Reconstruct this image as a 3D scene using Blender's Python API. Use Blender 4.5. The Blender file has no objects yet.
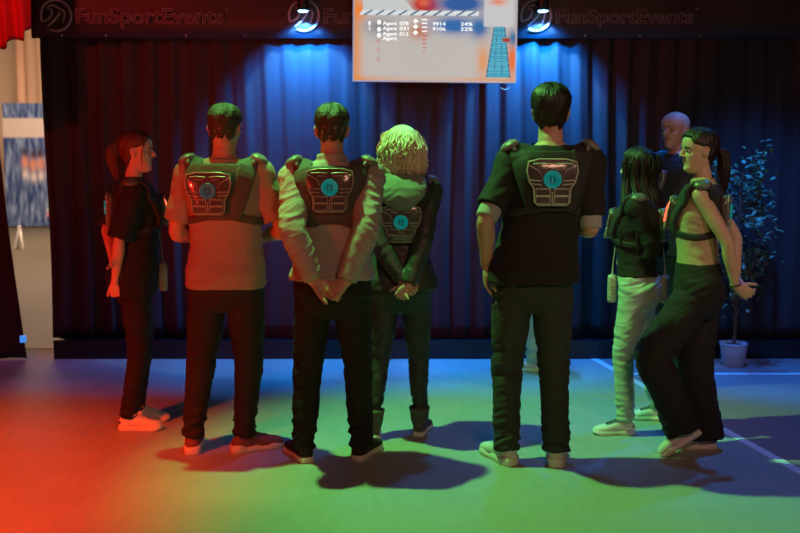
import bpy, math, random
import numpy as np
from mathutils import Vector, Matrix, noise
from mathutils.bvhtree import BVHTree
random.seed(7)
rng = np.random.default_rng(7)
C = bpy.context.scene.collection
SC = bpy.context.scene
R = math.radians
# ------------------------------------------------------------------ camera
CAMH, FPX, PITCH = 1.50, 1000.0, math.atan(106.5/1000)
cd = bpy.data.cameras.new('camera'); cam = bpy.data.objects.new('camera', cd); C.objects.link(cam)
cam.location = (0, 0, CAMH); cam.rotation_euler = (math.pi/2-PITCH, 0, 0)
cd.sensor_width = 36; cd.lens = FPX/800*36
cd.dof.use_dof = True; cd.dof.focus_distance = 5.1; cd.dof.aperture_fstop = 2.4
cd.clip_start = .05; cd.clip_end = 80
SC.camera = cam
# ------------------------------------------------------------------ view + world
SC.view_settings.view_transform = 'Standard'
SC.view_settings.look = 'None'
SC.view_settings.gamma = 1
SC.view_settings.exposure = 0.0
SC.view_settings.use_curve_mapping = False
w = bpy.data.worlds.new('world'); SC.world = w; w.use_nodes = True
w.node_tree.nodes['Background'].inputs[0].default_value = (.35, .33, .42, 1)
w.node_tree.nodes['Background'].inputs[1].default_value = .004
# ------------------------------------------------------------------ lights
def lamp(name, kind, loc, target, color, power, size=.1, angle=60, blend=.5, sizey=None):
    d = bpy.data.lights.new(name, kind); o = bpy.data.objects.new(name, d); C.objects.link(o)
    o.location = loc
    o.rotation_euler = (Vector(target)-Vector(loc)).to_track_quat('-Z', 'Y').to_euler()
    d.color = color; d.energy = power
    if kind == 'SPOT':
        d.spot_size = R(angle); d.spot_blend = blend; d.shadow_soft_size = size
    elif kind == 'AREA':
        d.size = size
        if sizey: d.shape = 'RECTANGLE'; d.size_y = sizey
    else: d.shadow_soft_size = size
    return o
lamp('green_ceiling_spot', 'SPOT', (-1.05, 5.28, 4.2), (.80, 4.82, 0), (.24, 1, .20), 860, .05, 60, .8)
lamp('red_floor_spot', 'SPOT', (-2.9, 2.2, 3.6), (-2.45, 4.15, 0), (1, .040, .002), 1900, .08, 50, .8)
lamp('red_side_spot', 'SPOT', (-3.3, 2.2, 1.1), (-1.5, 5.2, 1.45), (1, .03, .012), 380, .12, 46, .9)
lamp('warm_right_fill', 'SPOT', (3.0, 2.0, 2.5), (1.5, 5.2, 1.35), (1, .62, .48), 105, .15, 42, .8)  # added fill that warms the right-hand figures against the green
lamp('warm_fill_lamp', 'AREA', (1.0, .3, 3.0), (.6, 5.2, 1.3), (1, .44, .30), 36, .8)  # unseen fill from behind the camera for the backs
lamp('red_corner_fill', 'SPOT', (-3.0, 5.2, 3.9), (-2.9, 7.6, 2.2), (1, .03, .03), 170, .1, 84, .9)  # added to brighten the red valance and redden the left curtain
for bx, bp in ((-2.75, 60), (-1.9, 130), (-1.05, 330), (-.2, 480), (.65, 520), (1.5, 480), (2.4, 420)):
    lamp('blue_wall_wash', 'SPOT', (bx, 7.05, 4.4), (bx, 6.98, 0), (.002, .24, 1), bp, .10, 24, .8)
lamp('blue_right_floor_fill', 'SPOT', (2.7, 6.7, 4.4), (2.2, 5.4, 0), (.01, .22, 1), 300, .08, 44, .7)  # added to bring blue onto the floor at the right
lamp('blue_centre_floor_fill', 'SPOT', (.4, 6.6, 4.4), (.35, 5.5, 0), (.01, .26, 1), 170, .08, 40, .8)  # added to turn the blonde woman's floor shadow blue
lamp('blue_side_wash', 'SPOT', (2.0, 5.9, 4.2), (2.7, 6.9, 1.0), (.02, .20, 1), 620, .08, 40, .6)

# ------------------------------------------------------------------ helpers
FW = Vector((0, math.cos(PITCH), -math.sin(PITCH))); UP = Vector((0, math.sin(PITCH), math.cos(PITCH)))
def ray(px, py): return FW + Vector((1, 0, 0))*((px-400)/FPX) + UP*(-(py-266.5)/FPX)
def G(px, py, z=0):
    d = ray(px, py); t = (z-CAMH)/d.z
    return Vector((d.x*t, d.y*t, z))
def W(px, py, y):
    d = ray(px, py); t = y/d.y
    return Vector((d.x*t, y, CAMH+d.z*t))

MATS = {}
def mat(name, col, rough=.7, metal=0, bump=0, bscale=60, vary=0, vscale=6, emit=None, estr=0, sheen=0, stretch=(1, 1, 1), alpha=None, coat=0):
    if name in MATS: return MATS[name]
    m = bpy.data.materials.new(name); m.use_nodes = True
    nt = m.node_tree; b = nt.nodes['Principled BSDF']
    b.inputs['Base Color'].default_value = (*col, 1)
    b.inputs['Roughness'].default_value = rough; b.inputs['Metallic'].default_value = metal
    if sheen: b.inputs['Sheen Weight'].default_value = sheen
    if coat: b.inputs['Coat Weight'].default_value = coat
    if emit: b.inputs['Emission Color'].default_value = (*emit, 1); b.inputs['Emission Strength'].default_value = estr
    if bump or vary:
        tc = nt.nodes.new('ShaderNodeTexCoord'); mp = nt.nodes.new('ShaderNodeMapping'); mp.inputs['Scale'].default_value = stretch
        nt.links.new(tc.outputs['Object'], mp.inputs['Vector'])
    if bump:
        n = nt.nodes.new('ShaderNodeTexNoise'); n.inputs['Scale'].default_value = bscale; n.inputs['Detail'].default_value = 3
        nt.links.new(mp.outputs[0], n.inputs['Vector'])
        bp = nt.nodes.new('ShaderNodeBump'); bp.inputs['Strength'].default_value = bump; bp.inputs['Distance'].default_value = .01
        nt.links.new(n.outputs[0], bp.inputs['Height']); nt.links.new(bp.outputs[0], b.inputs['Normal'])
    if vary:
        n2 = nt.nodes.new('ShaderNodeTexNoise'); n2.inputs['Scale'].default_value = vscale; n2.inputs['Detail'].default_value = 4
        nt.links.new(mp.outputs[0], n2.inputs['Vector'])
        mx = nt.nodes.new('ShaderNodeMix'); mx.data_type = 'RGBA'
        mx.inputs[6].default_value = (*[c*(1-vary) for c in col], 1); mx.inputs[7].default_value = (*[min(1, c*(1+vary)) for c in col], 1)
        nt.links.new(n2.outputs[0], mx.inputs[0]); nt.links.new(mx.outputs[2], b.inputs['Base Color'])
    MATS[name] = m
    return m

def sm(t): t = max(0., min(1., t)); return t*t*(3-2*t)
def lerp(a, b, t): return a+(b-a)*t
def itab(tab, z):
    zs = [r[0] for r in tab]
    return [float(np.interp(z, zs, [r[k] for r in tab])) for k in range(1, len(tab[0]))]

class MB:
    def __init__(s): s.v = []; s.f = []; s.m = []
    def add(s, vs, fs, mi=0):
        o = len(s.v); s.v += [tuple(p) for p in vs]; s.f += [tuple(i+o for i in f) for f in fs]; s.m += [mi]*len(fs)
    def loft(s, rings, mi=0, caps=True, closed=False):
        n = len(rings[0]); vs = [p for r in rings for p in r]; fs = []
        m = len(rings)
        for i in range(m if closed else m-1):
            for j in range(n):
                a = i*n+j; b = i*n+(j+1) % n; c = ((i+1) % m)*n+(j+1) % n; d = ((i+1) % m)*n+j
                fs.append((a, b, c, d))
        if caps and not closed: fs.append(tuple(range(n))[::-1]); fs.append(tuple((m-1)*n+j for j in range(n)))
        s.add(vs, fs, mi)
    def tube(s, pts, rad, n=14, ref=None, mi=0, sub=4, rnd=True, smooth=True):
        P = [Vector(p) for p in pts]; RR = [(r, r) if not isinstance(r, tuple) else r for r in rad]
        if smooth and len(P) > 2:
            Q = []; QR = []
            for i in range(len(P)-1):
                p0 = P[max(0, i-1)]; p1 = P[i]; p2 = P[i+1]; p3 = P[min(len(P)-1, i+2)]
                for k in range(sub):
                    t = k/sub
                    Q.append(.5*((2*p1)+(p2-p0)*t+(2*p0-5*p1+4*p2-p3)*t*t+(3*p1-p0-3*p2+p3)*t*t*t))
                    e = t*t*(3-2*t); QR.append(tuple(lerp(RR[i][q], RR[i+1][q], e) for q in (0, 1)))
            Q.append(P[-1]); QR.append(RR[-1]); P, RR = Q, QR
        if rnd:
            d0 = (P[0]-P[1]).normalized(); d1 = (P[-1]-P[-2]).normalized(); r0 = RR[0]; r1 = RR[-1]
            pre = []; pr = []; post = []; por = []
            for a in (80, 55, 28):
                c, q = math.cos(R(a)), math.sin(R(a))
                pre.append(P[0]+d0*min(r0)*q); pr.append((r0[0]*c, r0[1]*c))
            for a in (28, 55, 80):
                c, q = math.cos(R(a)), math.sin(R(a))
                post.append(P[-1]+d1*min(r1)*q); por.append((r1[0]*c, r1[1]*c))
            P = pre+P+post; RR = pr+RR+por
        rings = []
        T0 = (P[1]-P[0]).normalized()
        u = Vector(ref) if ref else (Vector((1, 0, 0)) if abs(T0.x) < .8 else Vector((0, 1, 0)))
        for i, p in enumerate(P):
            t = (P[min(i+1, len(P)-1)]-P[max(i-1, 0)]).normalized()
            base = Vector(ref) if ref else u
            u2 = base-t*base.dot(t)
            if u2.length < 1e-4: u2 = t.orthogonal()
            u2.normalize(); u = u2; v = t.cross(u2)
            rings.append([p+u2*math.cos(2*math.pi*k/n)*RR[i][0]+v*math.sin(2*math.pi*k/n)*RR[i][1] for k in range(n)])
        s.loft(rings, mi)
    def ell(s, c, r, n=16, m=10, rot=None, mi=0):
        c = Vector(c); rings = []
        for i in range(1, m):
            a = math.pi*i/m; q = []
            for k in range(n):
                b = 2*math.pi*k/n
                p = Vector((math.sin(a)*math.cos(b)*r[0], math.sin(a)*math.sin(b)*r[1], -math.cos(a)*r[2]))
                if rot: p = rot @ p
                q.append(c+p)
            rings.append(q)
        s.loft(rings, mi)
    def box(s, lo, hi, mi=0, rot=None, c=None):
        x0, y0, z0 = lo; x1, y1, z1 = hi
        vs = [Vector(p) for p in ((x0, y0, z0), (x1, y0, z0), (x1, y1, z0), (x0, y1, z0), (x0, y0, z1), (x1, y0, z1), (x1, y1, z1), (x0, y1, z1))]
        if rot: vs = [rot @ p for p in vs]
        if c: vs = [p+Vector(c) for p in vs]
        s.add(vs, [(0, 3, 2, 1), (4, 5, 6, 7), (0, 1, 5, 4), (1, 2, 6, 5), (2, 3, 7, 6), (3, 0, 4, 7)], mi)
    def xf(s, M): s.v = [tuple(M @ Vector(p)) for p in s.v]; return s
    def mesh(s, name):
        me = bpy.data.meshes.new(name); me.from_pydata(s.v, [], s.f); me.update(); return me
    def build(s, name, mats, parent=None, smooth=True, bevel=0):
        me = s.mesh(name)
        if not isinstance(mats, (list, tuple)): mats = [mats]
        for m in mats: me.materials.append(m)
        if any(s.m): me.polygons.foreach_set('material_index', s.m)
        me.polygons.foreach_set('use_smooth', [smooth]*len(me.polygons))
        o = bpy.data.objects.new(name, me); C.objects.link(o)
        if parent: o.parent = parent
        if bevel:
            b = o.modifiers.new('bevel', 'BEVEL'); b.width = bevel; b.segments = 2; b.limit_method = 'ANGLE'
        return o

def remesh(mb, name, voxel, iters=3, factor=.5):
    """Union of the overlapping closed pieces as one continuous surface."""
    me = mb.mesh('tmp'); o = bpy.data.objects.new('tmp', me); C.objects.link(o)
    r = o.modifiers.new('r', 'REMESH'); r.mode = 'VOXEL'; r.voxel_size = voxel; r.adaptivity = 0
    if iters:
        q = o.modifiers.new('s', 'SMOOTH'); q.factor = factor; q.iterations = iters
    dg = bpy.context.evaluated_depsgraph_get()
    out = bpy.data.meshes.new_from_object(o.evaluated_get(dg))
    bpy.data.objects.remove(o); bpy.data.meshes.remove(me)
    out.name = name
    return out
def mesh_np(me):
    n = len(me.vertices); co = np.empty(n*3); me.vertices.foreach_get('co', co)
    no = np.empty(n*3); me.vertices.foreach_get('normal', no)
    return co.reshape(-1, 3), no.reshape(-1, 3)
def set_np(me, co): me.vertices.foreach_set('co', co.ravel()); me.update()
def link_mesh(me, name, mats, parent):
    me.materials.clear()
    for m in (mats if isinstance(mats, (list, tuple)) else [mats]): me.materials.append(m)
    me.polygons.foreach_set('use_smooth', [True]*len(me.polygons))
    o = bpy.data.objects.new(name, me); C.objects.link(o); o.parent = parent
    return o
def vnoise(p, sc, seed=0):
    """Cheap smooth pseudo-noise on an (n,3) array."""
    q = p*np.array(sc)+seed*7.31
    x, y, z = q.T
    return (np.sin(x*1.7+1.3*np.sin(y*1.1+z*.7)+seed)+np.sin(y*1.9+1.7*np.sin(z*1.3+x*.6)+2*seed)+np.sin(z*2.1+1.5*np.sin(x*1.2+y*.8)))/3
def thing(name, label, cat, loc=(0, 0, 0), rz=0, group=None):
    o = bpy.data.objects.new(name, None); C.objects.link(o); o.location = loc; o.rotation_euler = (0, 0, rz)
    o.empty_display_size = .2
    o['label'] = label; o['category'] = cat
    if group: o['group'] = group
    return o
def tag(o, label=None, cat=None, group=None, kind=None):
    if label: o['label'] = label
    if cat: o['category'] = cat
    if group: o['group'] = group
    if kind: o['kind'] = kind
    return o

# ------------------------------------------------------------------ the hall
YW = 7.75                      # the back wall plane
plinth_y = G(400, 359).y
def floor_mat():
    m = bpy.data.materials.new('sports_floor'); m.use_nodes = True; nt = m.node_tree; b = nt.nodes['Principled BSDF']
    b.inputs['Roughness'].default_value = .55; b.inputs['Specular IOR Level'].default_value = .35
    tc = nt.nodes.new('ShaderNodeTexCoord')
    def nz(scale, st, det=4):
        mp = nt.nodes.new('ShaderNodeMapping'); mp.inputs['Scale'].default_value = st; nt.links.new(tc.outputs['Object'], mp.inputs[0])
        n = nt.nodes.new('ShaderNodeTexNoise'); n.inputs['Scale'].default_value = scale; n.inputs['Detail'].default_value = det
        nt.links.new(mp.outputs[0], n.inputs['Vector']); return n
    n1 = nz(1.4, (1, 2.2, 1)); n2 = nz(9, (3, .5, 1)); n3 = nz(300, (1, 1, 1), 2)
    mx = nt.nodes.new('ShaderNodeMix'); mx.data_type = 'RGBA'; mx.inputs[6].default_value = (.27, .30, .27, 1); mx.inputs[7].default_value = (.43, .46, .42, 1)
    a = nt.nodes.new('ShaderNodeMath'); a.operation = 'ADD'; nt.links.new(n1.outputs[0], a.inputs[0]); nt.links.new(n2.outputs[0], a.inputs[1])
    h = nt.nodes.new('ShaderNodeMath'); h.operation = 'MULTIPLY'; h.inputs[1].default_value = .5; nt.links.new(a.outputs[0], h.inputs[0])
    nt.links.new(h.outputs[0], mx.inputs[0]); nt.links.new(mx.outputs[2], b.inputs['Base Color'])
    bp = nt.nodes.new('ShaderNodeBump'); bp.inputs['Strength'].default_value = .15; bp.inputs['Distance'].default_value = .004
    nt.links.new(n3.outputs[0], bp.inputs['Height']); nt.links.new(bp.outputs[0], b.inputs['Normal'])
    return m
mb = MB(); mb.box((-7, -2, -.1), (5, 30, 0))
tag(mb.build('floor', floor_mat(), smooth=False), kind='structure')
# court: terracotta zone right of the diagonal line, white lines
A = G(589, 356); B = G(800, 472); d = (B-A).normalized(); nrm = Vector((-d.y, d.x, 0))
if nrm.x < 0: nrm = -nrm
A2 = A-d*.3; B2 = B+d*3.0
mb = MB()
z0, z1 = .0005, .002
def slab(mb, quad, zl, zh):
    v = [Vector((p.x, p.y, zl)) for p in quad]+[Vector((p.x, p.y, zh)) for p in quad]
    mb.add(v, [(3, 2, 1, 0), (4, 5, 6, 7), (0, 1, 5, 4), (1, 2, 6, 5), (2, 3, 7, 6), (3, 0, 4, 7)])
slab(mb, [A2, B2, Vector((4.2, B2.y, 0)), Vector((4.2, A2.y, 0))], 0, .0015)
tag(mb.build('floor_surround', mat('terracotta_court', (.34, .20, .20), .6, bump=.1, bscale=200, vary=.12, vscale=2), smooth=False), kind='structure')
mb = MB(); slab(mb, [A2-nrm*.027, B2-nrm*.027, B2+nrm*.027, A2+nrm*.027], 0, .003)
LINE = mat('white_line', (.8, .8, .82), .5, vary=.12, vscale=20)
tag(mb.build('floor_line', LINE, smooth=False), kind='structure')
H1 = G(628, 374); H2 = G(800, 373)
mb = MB(); slab(mb, [Vector((H1.x, H1.y-.025, 0)), Vector((4.1, H1.y-.025, 0)), Vector((4.1, H1.y+.025, 0)), Vector((H1.x, H1.y+.025, 0))], 0, .0028)
tag(mb.build('floor_line', LINE, smooth=False), kind='structure')

BLACK = mat('black_wall_paint', (.012, .011, .013), .8)
OPX0 = W(16, 200, YW).x; OPX1 = W(53, 200, YW-.12).x     # doorway opening
mb = MB(); mb.box((OPX1, YW, 0), (5, YW+.12, 4.6)); tag(mb.build('wall_back', BLACK, smooth=False), kind='structure')
mb = MB(); mb.box((-7, YW, 0), (-3.75, YW+.12, 4.6)); mb.box((-3.75, YW, 3.0), (OPX1, YW+.12, 4.6)); tag(mb.build('wall_doorway', BLACK, smooth=False), kind='structure')
mb = MB(); mb.box((-7.1, -2, 0), (-7, YW+.12, 4.6)); tag(mb.build('wall_left', BLACK, smooth=False), kind='structure')
mb = MB(); mb.box((-7, -2.1, 0), (5, -2, 4.6)); tag(mb.build('wall_front', BLACK, smooth=False), kind='structure')
mb = MB(); mb.box((-7.1, -2.1, 4.6), (5.1, YW+.12, 4.7)); tag(mb.build('ceiling', BLACK, smooth=False), kind='structure')
# right wall: its base runs from the back corner towards the camera
c0 = G(742, 359); RX = 3.15
RX = W(752, 340, YW-.15).x
mb = MB(); mb.box((5.0, -2, 0), (5.1, YW+.12, 4.6)); tag(mb.build('wall_right', BLACK, smooth=False), kind='structure')
# plinth along the curtain
PL = mat('black_plinth', (.012, .012, .014), .3, bump=.05)
mb = MB(); mb.box((OPX1+.02, plinth_y, .0), (4.1, YW-.02, .125)); mb.box((OPX1+.02, plinth_y-.012, .118), (4.1, plinth_y+.03, .14))
tag(mb.build('baseboard_back', PL, smooth=False, bevel=.004), kind='structure')

# curtains
def drape(name, x0, x1, y, z0, z1, mt, label, cat='curtain', pitch=.21, amp=.045, dirv=None, seed=1, gather=None, nz=40):
    """Pleated cloth hung between x0 and x1 with real thickness."""
    L = x1-x0; n = int(L/.012); vs = []; fs = []
    o = Vector((x0, y, 0)) if dirv is None else None
    for k in range(nz+1):
        z = lerp(z0, z1, k/nz)
        for i in range(n+1):
            u = i/n*L
            ph = u/pitch*2*math.pi+.9*math.sin(u*2.3+seed)+.5*math.sin(u*5.1+seed*2)
            a = amp*(.65+.35*math.sin(u*1.7+seed))*(1-.25*k/nz)
            yy = y+a*math.sin(ph)+.25*a*math.sin(2.3*ph+1.1+z*.8)
            xx = x0+u+.012*math.sin(z*2.1+u*3)
            vs.append(gather(xx, yy, z) if gather else (xx, yy, z))
    for k in range(nz):
        for i in range(n):
            a = k*(n+1)+i; fs.append((a, a+1, a+n+2, a+n+1))
    me = bpy.data.meshes.new(name); me.from_pydata(vs, [], fs)
    me.materials.append(mt); me.polygons.foreach_set('use_smooth', [True]*len(fs))
    ob = bpy.data.objects.new(name, me); C.objects.link(ob)
    s = ob.modifiers.new('solid', 'SOLIDIFY'); s.thickness = .004; s.offset = 0
    return tag(ob, label, cat)
VELVET = mat('dark_curtain_cloth', (.034, .033, .035), .9, bump=.2, bscale=300)
drape('stage_curtain', OPX1-.05, 4.1, YW-.12, .13, 4.5, VELVET, pitch=.17, amp=.026, label='long black pleated curtain hanging across the whole back wall')
drape('side_curtain', 0, 4.8, 0, .1, 4.5, VELVET, 'dark curtain along the right side of the hall behind the potted tree', seed=4,
      gather=lambda x, y, z: (3.3+x*.12+y, 7.60-x, z))
mb = MB(); mb.box((-.02, 0, 0), (.02, 4.8, .14)); 
ob = mb.build('baseboard_right', PL, smooth=False, bevel=.004); ob.location = (3.26, 7.50, 0); ob.rotation_euler = (0, 0, math.pi+.12); tag(ob, kind='structure')

# banner with the outlined lettering
zb = W(400, 38, YW-.2).z; zt = 2.95; BY = YW-.18
XB0 = W(31, 20, BY).x
BANM = mat('black_banner_vinyl', (.030, .027, .030), .5, bump=.05, bscale=30)
ban = thing('wall_banner', 'long black banner with outlined FunSportEvents lettering above the curtain', 'banner', (0, BY, zb))
n = 160; vs = []; fs = []
for i in range(n+1):
    x = lerp(XB0, 3.3, i/n)
    for k, z in enumerate((0, .15, .3, .45, zt-zb)):
        vs.append((x, .008*math.sin(x*3.1+z*2)+.004*math.sin(x*9), z))
for i in range(n):
    for k in range(4):
        a = i*5+k; fs.append((a, a+5, a+6, a+1))
me = bpy.data.meshes.new('banner_cloth'); me.from_pydata(vs, [], fs); me.materials.append(BANM); me.polygons.foreach_set('use_smooth', [True]*len(fs))
bo = bpy.data.objects.new('banner_cloth', me); C.objects.link(bo); bo.parent = ban
s = bo.modifiers.new('solid', 'SOLIDIFY'); s.thickness = .006; s.offset = -1
LET = mat('banner_lettering', (.42, .36, .38), .5)
LETD = mat('banner_letter_fill', (.035, .03, .034), .5)
def text_mesh(name, body, h, width, mt, parent, loc, outline=0, ext=.0008, rot=(math.pi/2, 0, 0), bold=0):
    cu = bpy.data.curves.new('t', 'FONT'); cu.body = body; cu.size = 1; cu.align_x = 'LEFT'
    if bold: cu.offset = bold
    if outline: cu.fill_mode = 'NONE'; cu.bevel_depth = outline; cu.bevel_resolution = 0
    else: cu.extrude = ext/max(h, .001)
    o = bpy.data.objects.new('t', cu); C.objects.link(o)
    dg = bpy.context.evaluated_depsgraph_get(); dg.update()
    me = bpy.data.meshes.new_from_object(o.evaluated_get(dg)); bpy.data.objects.remove(o)
    co, _ = mesh_np(me)
    if len(co) == 0: return None
    mn = co.min(0); mx = co.max(0)
    co[:, 0] = (co[:, 0]-mn[0])/(mx[0]-mn[0])*width
    co[:, 1] = co[:, 1]*h; co[:, 2] *= h if not outline else h*1.0
    set_np(me, co); me.materials.clear(); me.materials.append(mt)
    ob = bpy.data.objects.new(name, me); C.objects.link(ob); ob.parent = parent; ob.location = loc; ob.rotation_euler = rot
    return ob
for (xa, xb) in ((76, 223), (324, 470), (556, 693)):
    pa = W(xa, 23, BY-.02); pb = W(xb, 23, BY-.02)
    wdt = pb.x-pa.x; h = wdt/7.1*.98
    text_mesh('lettering', 'FunSportEvents', h, wdt, LET, ban, (pa.x, -.024, pa.z-zb), outline=.012, bold=.012)
    text_mesh('lettering_fill', 'FunSportEvents', h, wdt, LETD, ban, (pa.x, -.021, pa.z-zb), bold=.012)
    # registered dot
    mb = MB(); q = W(xb+4, 9, BY-.02); mb.tube([(q.x+.008*math.cos(a), -.024, q.z-zb+.008*math.sin(a)) for a in [k*math.pi/5 for k in range(11)]], [.002]*11, n=6, smooth=False)
    mb.build('registered_mark', LET, ban)
    # ring emblem with a rearing shape inside
    c = W(xa-20, 15.5, BY-.02); cx, cz, rr = c.x, c.z-zb, .112
    mb = MB(); N = 48
    mb.tube([(cx+rr*math.cos(R(a)), -.022, cz+rr*math.sin(R(a))) for a in range(-115, 205, 8)], [.009]*40, n=8, smooth=False)
    mb.tube([(cx-.105, -.022, cz-.045), (cx-.05, -.022, cz-.02), (cx-.03, -.022, cz+.035), (cx-.06, -.022, cz+.05)], [.006, .008, .007, .005], n=6)
    mb.tube([(cx-.06, -.022, cz+.06), (cx-.02, -.022, cz+.075), (cx+.03, -.022, cz+.05), (cx+.065, -.022, cz+.02), (cx+.05, -.022, cz-.05)], [.005, .008, .009, .007, .004], n=6)
    mb.tube([(cx-.06, -.022, cz-.075), (cx-.01, -.022, cz-.03), (cx+.03, -.022, cz+.02)], [.006, .008, .006], n=6)
    mb.build('emblem', LET, ban)
mb = MB()
for gx in (62, 106, 186, 245, 585, 640, 700):
    q = W(gx, 35.5, BY-.012); mb.ell((q.x, -.016, q.z-zb), (.008, .004, .008), 10, 6)
mb.build('eyelet', mat('eyelet_metal', (.7, .7, .7), .3, .8), ban)['kind'] = 'stuff'

# spot fixtures at the banner
CAN = mat('black_fixture', (.02, .02, .02), .4)
LENS = mat('blue_lens', (.1, .3, .8), .2, emit=(.25, .6, 1), estr=9)
for k, (px, py, lab) in enumerate(((303, 8, 'small black spotlight clamped over the banner between the first two logos'), (543, 8, 'small black spotlight clamped over the banner just past the screen'))):
    p = W(px, py, BY-.13)
    t = thing('wall_spotlight', lab, 'spotlight', p)
    mb = MB(); mb.tube([(0, 0, .13), (0, 0, .10), (0, 0, -.02)], [.03, .042, .045], n=24, rnd=False, smooth=False); mb.tube([(0, 0, .13), (0, 0, .15)], [.02, .014], n=16, smooth=False); mb.build('housing', CAN, t)
    mb = MB(); mb.ell((0, 0, -.02), (.038, .038, .012), 20, 8); mb.build('lens', LENS, t)
    mb = MB(); mb.tube([(0, 0, .145), (0, .06, .19), (0, .125, .20)], [.008]*3, n=8); mb.build('bracket', CAN, t)
    lamp('blue_fixture_glow', 'SPOT', (p.x, p.y, p.z-.04), (p.x, p.y+.45, p.z-1), (.16, .50, 1), 60, .01, 84, .12)
    lamp('blue_fixture_beam', 'SPOT', (p.x, p.y-.10, p.z-.05), (p.x, p.y+.42, p.z-1), (.0, .20, 1), 330, .02, 104, 1.0)

# ------------------------------------------------------------------ television
TY = YW-.42
tl = W(355, 0, TY); bl = W(352.5, 81.5, TY); br = W(516, 83, TY)
TWD = br.x-bl.x; THT = TWD*9/16
tvt = thing('television', 'large lit results screen hanging in front of the banner', 'screen', (bl.x, TY, bl.z))
tvt.rotation_euler = (0, R(.6), 0)
mb = MB(); mb.box((0, .004, 0), (TWD, .06, THT)); mb.build('housing', CAN, tvt, smooth=False, bevel=.006)
mb = MB(); b_ = .012
for lo, hi in (((0, -.006, 0), (TWD, .006, b_)), ((0, -.006, THT-b_), (TWD, .006, THT)), ((0, -.006, b_), (b_, .006, THT-b_)), ((TWD-b_, -.006, b_), (TWD, .006, THT-b_))): mb.box(lo, hi)
mb.build('bezel', mat('glowing_bezel', (.55, .65, .72), .35, .3, emit=(.45, .65, .8), estr=.35), tvt, smooth=False)  # frame is no lamp; its faint shine is put in as emission
def vcol_plane(name, w_, h_, nx, nz, fn, mt, parent, loc, emis=True):
    vs = []; cols = []
    for k in range(nz+1):
        for i in range(nx+1):
            u = i/nx; v = k/nz; vs.append((u*w_, 0, v*h_)); cols += [*fn(u, v), 1]
    fs = [(k*(nx+1)+i, k*(nx+1)+i+1, (k+1)*(nx+1)+i+1, (k+1)*(nx+1)+i) for k in range(nz) for i in range(nx)]
    me = bpy.data.meshes.new(name); me.from_pydata(vs, [], fs)
    ca = me.color_attributes.new('Col', 'FLOAT_COLOR', 'POINT'); ca.data.foreach_set('color', cols)
    me.materials.append(mt); o = bpy.data.objects.new(name, me); C.objects.link(o); o.parent = parent; o.location = loc
    return o
def attr_mat(name, estr, rough=.5):
    m = bpy.data.materials.new(name); m.use_nodes = True; nt = m.node_tree; b = nt.nodes['Principled BSDF']
    a = nt.nodes.new('ShaderNodeVertexColor'); a.layer_name = 'Col'
    if estr: nt.links.new(a.outputs[0], b.inputs['Emission Color']); b.inputs['Emission Strength'].default_value = estr; b.inputs['Base Color'].default_value = (.01, .01, .01, 1)
    else: nt.links.new(a.outputs[0], b.inputs['Base Color'])
    b.inputs['Roughness'].default_value = rough
    return m
def gs(u, v, cu, cv, su, sv): return math.exp(-((u-cu)/su)**2-((v-cv)/sv)**2)
def mixc(a, b, t): return tuple(lerp(x, y, max(0, min(1, t))) for x, y in zip(a, b))
def tvpic(u, v):
    py = 82-v*91.5          # picture rows, in units of the visible screen height
    c = (.50, .47, .44)
    c = mixc(c, (.72, .27, .06), .9*sm((.08-u)/.08)+.7*sm((.07-v)/.07)*(.3+.7*sm(abs(u-.45)*2.2)))
    c = mixc(c, (.80, .22, .03), gs(u, py, .03, 12, .05, 9))
    c = mixc(c, (.45, .02, .01), gs(u, py, .44, 5, .085, 9)*1.5)
    c = mixc(c, (.85, .16, .06), gs(u, py, .43, 3, .04, 4)*.8)
    c = mixc(c, (.22, .22, .24), gs(u, py, .16, 28, .10, 9)*.9)
    c = mixc(c, (.50, .15, .05), gs(u, py, .40, 32, .06, 8)*.9)
    c = mixc(c, (.02, .14, .38), gs(u, py, .62, 26, .13, 8)*1.3)
    c = mixc(c, (.02, .10, .32), gs(u, py, .66, 4, .14, 9)*1.5)
    c = mixc(c, (.02, .14, .36), gs(u, py, .775, 28, .05, 10)*1.2)
    c = mixc(c, (.72, .28, .08), gs(u, py, .80, 62, .035, 17)*.9)
    c = mixc(c, (.75, .16, .04), gs(u, py, .985, 60, .03, 16)*1.2)
    c = mixc(c, (.03, .15, .32), gs(u, py, .985, 38, .03, 8))
    if .80 < u < .985 and py < 27:
        c = mixc((.55, .55, .55), (.75, .22, .12), gs(u, py, .89, 2, .05, 3))
    x0, x1 = lerp(.865, .82, (py-27)/52), lerp(.935, .975, (py-27)/52)
    if x0 < u < x1 and 27 < py < 78:
        c = (.03, .28, .42)
        if abs(u-x0) < .006 or abs(u-x1) < .006: c = (.02, .08, .16)
        elif int(py*.8) % 2 == 0: c = (.10, .48, .60)
        if abs(u-lerp(x0, x1, .33)) < .003 or abs(u-lerp(x0, x1, .66)) < .003: c = (.04, .22, .35)
    if .92 < u < .965 and 38 < py < 42: c = (.35, .06, .04)
    if py < 11 and .05 < u < .31+(py)*.005: c = (.55, .58, .56)
    if 11 < py < 16.5 and .03+(16-py)*.004 < u < .77:
        c = (.66, .72, .72) if (u*14+py*.14) % 1 > .25 else (.02, .09, .18)
    return c
vcol_plane('display', TWD-2*b_, THT-2*b_, 220, 130, tvpic, attr_mat('screen_picture', 1.0), tvt, (b_, -.002, b_))
TXW = mat('screen_text_white', (.1, .1, .1), .5, emit=(.9, .92, .92), estr=1.15)
TXR = mat('screen_text_red', (.1, .1, .1), .5, emit=(.55, .12, .08), estr=1)
def tvt_text(body, px, py, h, wpx, mt, name='screen_text'):
    q = W(px, py, TY); q2 = W(px+wpx, py, TY)
    text_mesh(name, body, h, q2.x-q.x, mt, tvt, (q.x-bl.x, -.004, q.z-bl.z), bold=.02)
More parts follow.
